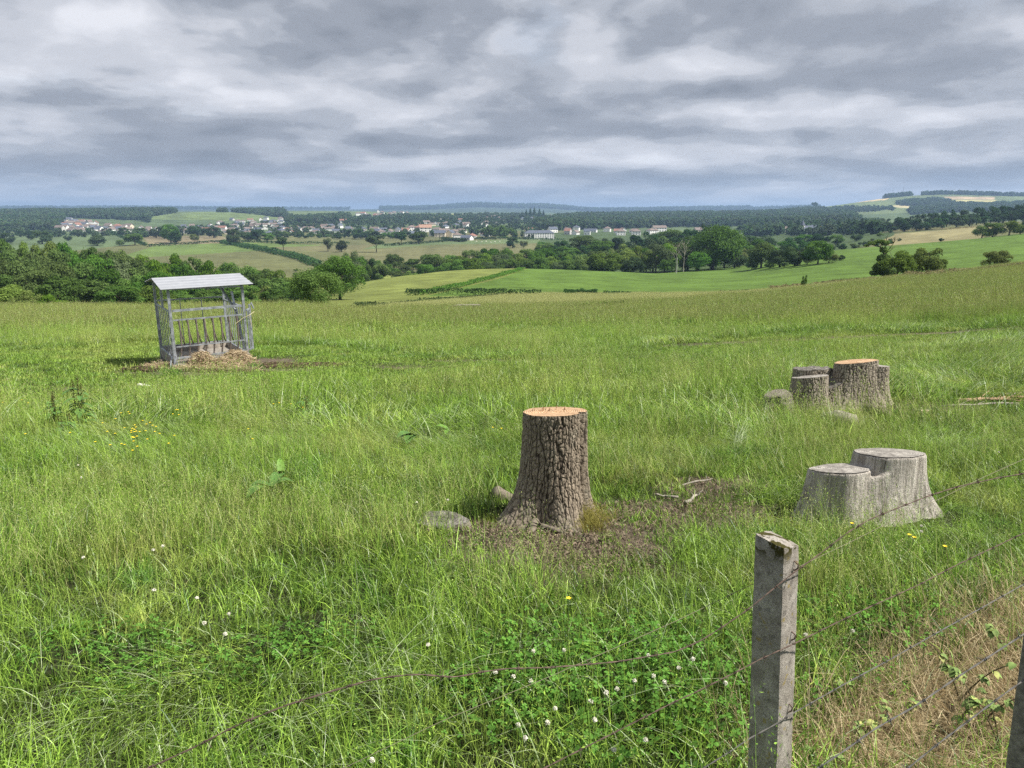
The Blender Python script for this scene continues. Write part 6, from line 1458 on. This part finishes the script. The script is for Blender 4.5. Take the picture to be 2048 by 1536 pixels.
# flowers
M_white = plain_mat('clover_white', (.74, .72, .62), .9, nscale=90, namt=.25); M_yel = plain_mat('buttercup_yellow', (.80, .62, .03), .5)
def flower(px, py, h, kind, i):
    g0 = G(px, py+1422*h*.9/max(G(px, py).y, 1)*.9 if False else py); P0 = g0
    m = MB(); rg = random.Random(i); lx = rg.uniform(-.03, .03); m.tube([(0, 0, 0), (lx*.4, 0, h*.5), (lx, 0, h)], .0013, 5); o = empty('clover_flower' if kind == 'w' else 'buttercup', P0)
    m.build('stem', M_leafst, o)
    if kind == 'w':
        r2 = np.random.default_rng(i); k = 60; u = r2.normal(size=(k, 3)); u /= np.linalg.norm(u, axis=1, keepdims=True); u[:, 2] = np.abs(u[:, 2]*1.1)-.25
        V, q, c_ = diamonds(np.array([lx, 0, h])+u*.0085, u+r2.normal(size=u.shape)*.4, .0036+.002*r2.random(k), r2, r2.random(k), .5); me = np_mesh('head', V, q, np.full(k, 4)); link('head', me, o, M_white)
    else:
        m = MB(); V = [(lx, 0, h)]; fs = []
        for j in range(10): a = j/10*6.28; r_ = .010 if j % 2 == 0 else .007; V.append((lx+math.cos(a)*r_, math.sin(a)*r_, h+.004))
        m.add(V+[(x, y, z-.0015) for x, y, z in V], [(0, j+1, (j+1) % 10+1) for j in range(10)]+[(11, (j+1) % 10+12, j+12) for j in range(10)]); m.build('petals', M_yel, o)
    return o
def footpoint(px, py, h):
    """ground point whose flower of height h shows at (px, py)"""
    q = py
    for _ in range(6):
        g0 = G(px, q); _, pyy = project(g0.x, g0.y, g0.z+h); q += (py-pyy)
    return px, q
W = [(1017, 1353), (1002, 1345), (1048, 1362), (1117, 1417), (1045, 1450), (1090, 1445), (1170, 1403), (1297, 1311), (1388, 1318), (1303, 1352), (1350, 1336), (1232, 1378), (1210, 1385), (1331, 1364), (1455, 1366), (1251, 1362), (1602, 1270), (1690, 1262), (430, 1246), (465, 1228), (452, 1268), (330, 1180), (395, 1196),
     (160, 930), (170, 955), (838, 1005), (893, 1000), (315, 1100), (345, 1092), (180, 1115), (1185, 1440), (1140, 1300), (870, 1290), (1064, 1302), (1830, 1052), (1829, 1063), (2005, 880), (1985, 904), (745, 1520), (1060, 1476), (1225, 1500), (1290, 1480)]
for i, (px, py) in enumerate(W):
    h = .22 if py > 1280 else .30; q = footpoint(px, py, h); o = flower(q[0], q[1], h, 'w', i); tag(o, 'round white clover flower head rising out of the grass', 'flower', 'white clover flowers in the grass')
YF = [(556, 808), (562, 806), (590, 808), (604, 815), (496, 858), (506, 878), (983, 855), (1007, 857), (1700, 1047), (1808, 1070), (1800, 1075), (1862, 1093), (1135, 1197), (70, 868), (18, 805), (48, 800), (62, 806)]
rgf = random.Random(3)
for j in range(44): YF.append((rgf.gauss(285, 38), rgf.gauss(868, 20)))
for i, (px, py) in enumerate(YF):
    h = .38; q = footpoint(px, py, h); o = flower(q[0], q[1], h, 'y', 100+i); o.scale = (1.3, 1.3, 1); tag(o, 'small yellow buttercup on a thin stem in the grass', 'flower', 'yellow buttercups in the grass')
# bramble leaves at the lower right
M_bram = plain_mat('bramble_leaf', (.17, .25, .07), .7, nscale=25, namt=.45, spec=.2); M_bramy = plain_mat('yellowing_leaf', (.36, .38, .12), .7, nscale=25, namt=.4, spec=.2)
def bramble(px, py, H, n, seed, label):
    g0 = G(px, py); o = empty('bramble', g0); tag(o, label, 'plant'); rg = random.Random(seed)
    for s in range(2):
        a = rg.uniform(0, 6.28); pts = [Vector((math.cos(a)*H*.5*f, math.sin(a)*H*.5*f, H*(1.3*f-.5*f*f))) for f in np.linspace(0, 1, 6)]
        m = MB(); m.tube(pts, [.004, .0036, .003, .0028, .002, .001], 6); st = m.build('stem', M_stem, o)
        for i in range(n):
            p = pts[rg.randint(2, 5)]; b0 = rg.uniform(0, 6.28)
            for j in (-1, 0, 1): leaf(o, p+Vector((0, 0, rg.uniform(-.01, .01))), b0+j*.9, rg.uniform(.022, .036), .8, M_bramy if rg.random() < .22 else M_bram, .3)
for i, (px, py, H, n, lb) in enumerate([(1920, 1400, .34, 4, 'large bramble shoot with drooping green leaves among dry straw'), (1790, 1470, .16, 3, 'low bramble with yellowed leaves right of the fence post'), (1720, 1480, .14, 3, 'small pale bramble leaves close to the fence post'), (1900, 1480, .20, 4, 'bramble with pale leaves below the large shoot'),
                                       (2020, 1330, .22, 3, 'bramble with yellow leaf near the dark post top'), (2000, 1500, .22, 4, 'green bramble leaves in the lower right corner'), (1640, 1535, .10, 2, 'yellow bramble sprig at the foot of the fence post'), (1960, 1450, .24, 4, 'bramble clump left of the dark post'), (1690, 1390, .12, 2, 'fresh green bramble leaf beside the concrete post')]):
    bramble(px, py, H, n, 40+i, lb)
# ------------------------------------------------------------------ fence
def conc_mat():
    m = bpy.data.materials.new('old_concrete'); m.use_nodes = True; t = NT(m.node_tree); t.n.clear()
    v = t.new('ShaderNodeTexCoord').outputs['Object']; n = t.noise(v, 14, 5, .7); g_ = t.noise(v, 260, 3, .8); l1 = t.noise(v, 30, 2, .5); l2 = t.noise(v, 42, 3, .6); sep_ = t.new('ShaderNodeSeparateXYZ', in_0=v)
    c = t.mix(t.sstep(n, .35, .65), (.25, .225, .195), (.40, .37, .33)); c = t.mix(1.0, c, t.ramp(g_, [(.3, .55), (.7, 1.45)]), 'MULTIPLY')
    c = t.mix(t.math('MULTIPLY', t.sstep(l2, .57, .63), .5), c, (.12, .11, .10))
    c = t.mix(t.math('MULTIPLY', t.sstep(l1, .66, .69), .6), c, (.30, .23, .05))
    mo = t.math('MULTIPLY', t.sstep(sep_.outputs[2], .97, 1.03), t.sstep(t.noise(v, 28, 3, .6), .50, .56)); c = t.mix(mo, c, (.055, .05, .015))
    bp = t.new('ShaderNodeBump', in_Height=t.math('ADD', g_, t.math('MULTIPLY', n, .8)), in_Strength=.9, in_Distance=.004)
    b = t.new('ShaderNodeBsdfPrincipled', in_Base_Color=c, in_Roughness=.95, in_Normal=bp.outputs[0]); b.inputs['Specular IOR Level'].default_value = .1
    t.l.new(b.outputs[0], t.new('ShaderNodeOutputMaterial').inputs[0]); return m
M_conc = conc_mat(); M_wire = plain_mat('rusty_wire', (.12, .085, .068), .75, .3, nscale=40, namt=.5); M_wireg = plain_mat('grey_wire', (.13, .125, .118), .7, .3, nscale=40, namt=.4)
PY = 1.95; PX = s_of(1555, 1080)*PY+.056; PB = Vector((PX, PY, T1(PX, PY))); PH = zf(PY, 1078)-PB.z
def post(base, H, w0, rz, lean, label, mat, staples=()):
    o = empty('fence_post', base, 0); tag(o, label, 'fence post')
    n = 34; V = []; rg = random.Random(int(H*100)); ring = []
    for s_ in range(4):
        for q in range(8): ring.append((s_, q/8))
    Mx = Matrix.Rotation(rz, 3, 'Z')
    for i in range(n+1):
        f = i/n; w_ = w0*(1.09-.09*f)
        for s_, u in ring:
            cx, cy = [(-1, -1), (1, -1), (1, 1), (-1, 1)][s_]; dx, dy = [(1, 0), (0, 1), (-1, 0), (0, -1)][s_]
            x = (cx+2*dx*u); y = (cy+2*dy*u); r_ = .93 if (u == 0) else (.985 if u in (.125, .875) else 1)
            if f > .985: r_ *= .965
            p = Mx @ Vector((x*w_/2*r_, y*w_/2*r_, 0)); z = f*H
            if f > .96: z += -.010*(x+1)+.008*(y+1)+rg.uniform(-.0015, .0015)
            V.append((p.x+lean[0]*z+rg.uniform(-1, 1)*.0006, p.y+lean[1]*z+rg.uniform(-1, 1)*.0006, z-(.12 if i == 0 else 0)))
    m_ = 32; fs = [(i*m_+k, i*m_+(k+1) % m_, (i+1)*m_+(k+1) % m_, (i+1)*m_+k) for i in range(n) for k in range(m_)]
    top = len(V); c_ = np.mean(np.array(V[n*m_:]), 0); V.append((c_[0], c_[1], c_[2]+.006)); fs += [(n*m_+k, n*m_+(k+1) % m_, top) for k in range(m_)]
    mb = MB(); mb.add(V, fs); mb.build('shaft', mat, o, False)
    return o
# the shaded face turns left, the lit one right, towards the sun
PZR = math.radians(42-0)
post_o = post(PB, PH, .098, PZR, (-.055, 0), 'weathered concrete fence post with moss cap and yellow lichen, in the right foreground', M_conc)
nf = Vector((.669, -.743, 0))
def on_plane(px, py, p0, d):
    """point of the sight line on the vertical fence plane through p0 along d"""
    v_ = (768-py)/F0; k_ = CP+v_*SP; sx = (px-1024)/F0/k_; tz = (-SP+v_*CP)/k_
    nrm = Vector((-d.y, d.x)); den = nrm.x*sx+nrm.y; Y = (nrm.x*p0.x+nrm.y*p0.y)/den
    return Vector((sx*Y, Y, CAMZ+tz*Y))
FD_ = Vector((.93, .37)).normalized(); P0 = Vector((PX-.056+.075, PY-.055))
def wire(pts, label, strands_=2, barbs=True, r=.0011, mat=None, p0=None, ext=True, group='fence wires', tw=.0022):
    W_ = [on_plane(a, b, p0 or P0, FD_) for a, b in pts]
    if ext:
        W_ = [W_[0]+(W_[0]-W_[1]).normalized()*.9]+W_+[W_[-1]+(W_[-1]-W_[-2]).normalized()*2.5]
    # resample by length
    seg = [0]
    for a, b in zip(W_[:-1], W_[1:]): seg.append(seg[-1]+(b-a).length)
    n = int(seg[-1]/.012); ss = np.linspace(0, seg[-1], n); X3 = [np.interp(ss, seg, [p[i] for p in W_]) for i in range(3)]
    ker = np.exp(-np.linspace(-2, 2, 9)**2); ker /= ker.sum(); X3 = [np.convolve(np.pad(x, 4, 'edge'), ker, 'valid') for x in X3]
    C_ = [Vector((X3[0][i], X3[1][i], X3[2][i])) for i in range(n)]
    o = empty('barbed_wire' if barbs else 'plain_wire', C_[0]); tag(o, label, 'wire', group)
    m = MB(); base = C_[0]
    for s_ in range(strands_):
        P_ = []
        for i, c_ in enumerate(C_):
            d = (C_[min(i+1, n-1)]-C_[max(i-1, 0)]).normalized(); a = d.cross(Vector((0, 0, 1))).normalized(); b_ = a.cross(d); ph = ss[i]/.045*2*math.pi*.5+s_*math.pi
            P_.append(c_+(a*math.cos(ph)+b_*math.sin(ph))*(tw/2 if strands_ > 1 else 0)-base)
        m.tube(P_, r, 5)
    m.build('strand', mat or M_wire, o)
    if barbs:
        rg = random.Random(len(label)); s_at = .05
        while s_at < seg[-1]-.05:
            i = int(s_at/seg[-1]*(n-1)); c_ = C_[i]-base; d = (C_[min(i+1, n-1)]-C_[max(i-1, 0)]).normalized(); a = d.cross(Vector((0, 0, 1))).normalized(); b_ = a.cross(d); ph0 = rg.uniform(0, 6.28)
            bm_ = MB(); pts_ = []
            for q in range(17):
                ph = ph0+q/16*2*math.pi*2.2; pts_.append(c_+d*(-.005+.010*q/16)+(a*math.cos(ph)+b_*math.sin(ph))*(tw*.5+r*1.7))
            bm_.tube(pts_, r*.8, 4)
            for q, sg in ((0, -1), (16, 1)):
                e = pts_[q]; out = (e-c_-d*((e-c_).dot(d))).normalized(); bm_.tube([e, e+out*.007+d*sg*.002, e+out*.015+d*sg*.005], [r*1.0, r*.8, r*.3], 4)
                e = pts_[8]; out = (e-c_-d*((e-c_).dot(d))).normalized()*sg; bm_.tube([c_+out*(tw*.5+r), c_+out*.014-d*sg*.004], [r*.8, r*.2], 4)
            bm_.build('barb', mat or M_wire, o); s_at += .105+rg.uniform(-.008, .008)
    return o
wire([(300, 1535), (390, 1494), (472, 1451), (573, 1410), (661, 1383), (751, 1357), (831, 1348), (913, 1355), (960, 1344), (1015, 1337), (1100, 1335), (1230, 1324), (1350, 1304), (1401, 1282), (1454, 1248), (1503, 1214), (1546, 1178), (1585, 1147), (1646, 1103), (1692, 1067), (1736, 1040), (1800, 1014), (1859, 991), (1917, 973), (1990, 957), (2048, 947)],
     'rusty sagging barbed wire, topmost on the concrete post')
wire([(690, 1535), (886, 1441), (1100, 1353), (1350, 1243), (1510, 1166), (1590, 1137), (1713, 1078), (1815, 1026), (1888, 994), (1946, 964), (2048, 918)], 'thin plain wire crossing behind the topmost barbed wire at the post', 1, False, .0009, plain_mat('thin_wire', (.20, .18, .12), .6, .3), p0=Vector((PX-.086, PY+.075)))
wire([(1095, 1533), (1225, 1467), (1350, 1403), (1384, 1388), (1486, 1337), (1517, 1320), (1589, 1287), (1674, 1245), (1735, 1216), (1837, 1170), (1909, 1132), (2048, 1066)], 'rusty barbed wire at the second staple of the concrete post')
wire([(1411, 1534), (1462, 1502), (1500, 1476), (1554, 1447), (1585, 1427), (1691, 1367), (1773, 1323), (1875, 1265), (2045, 1170)], 'grey barbed wire at the lowest staple of the concrete post', mat=M_wireg)
Q2 = Vector((s_of(2146, 1190)*1.62, 1.62)); B2 = Vector((Q2.x, Q2.y, T1(Q2.x, Q2.y)))
post(B2, zf(1.62, 1185)-B2.z, .085, R(42), (-.05, 0), 'dark concrete post cut off by the right edge', plain_mat('dark_concrete', (.19, .175, .155), .95, nscale=60, namt=.5, bump=.004))
P2 = Vector((Q2.x-.15, Q2.y-.05))
wire([(1640, 1534), (1691, 1500), (1752, 1456), (1831, 1412), (1923, 1349), (2048, 1268)], 'grey barbed wire of the nearer fence line, upper of two', mat=M_wireg, p0=P2)
wire([(1820, 1533), (1882, 1483), (1963, 1422), (2004, 1391), (2048, 1360)], 'bright grey barbed wire of the nearer fence line, lower of two', mat=M_wireg, p0=P2)
# staples holding the wires on the lit face of the post
for py in (1147, 1287, 1429):
    c_ = on_plane(1583 if py < 1200 else 1579 if py < 1400 else 1577, py, P0, FD_); z_ = c_.z; f = z_-PB.z
    q = Vector((-.055*f, 0, f))+nf*.046+Vector((.743, .669, 0))*.010
    m = MB(); s3 = Vector((.743, .669, 0)).normalized(); pts = [q-nf*.012+Vector((0, 0, -.010)), q+nf*.008+Vector((0, 0, -.013)), q+nf*.016+Vector((0, 0, -.004)), q+nf*.017+Vector((0, 0, .008)), q+nf*.006+Vector((0, 0, .014)), q-nf*.012+Vector((0, 0, .012))]
    m.tube(pts, .0024, 7); m.build('staple', M_wire, post_o, True)

# ------------------------------------------------------------------ haze: thin even air round everything
m = MB(); m.box((0, 6500, 45), (34000, 17000, 290))
hm = bpy.data.materials.new('thin_air'); hm.use_nodes = True; t = NT(hm.node_tree); t.n.clear()
pv = t.new('ShaderNodeVolumePrincipled'); pv.inputs['Color'].default_value = (.45, .66, 1, 1); pv.inputs['Density'].default_value = 1.1e-4; pv.inputs['Anisotropy'].default_value = .1
t.l.new(pv.outputs[0], t.new('ShaderNodeOutputMaterial').inputs['Volume'])
hz_o = m.build('haze', hm); hz_o['kind'] = 'stuff'
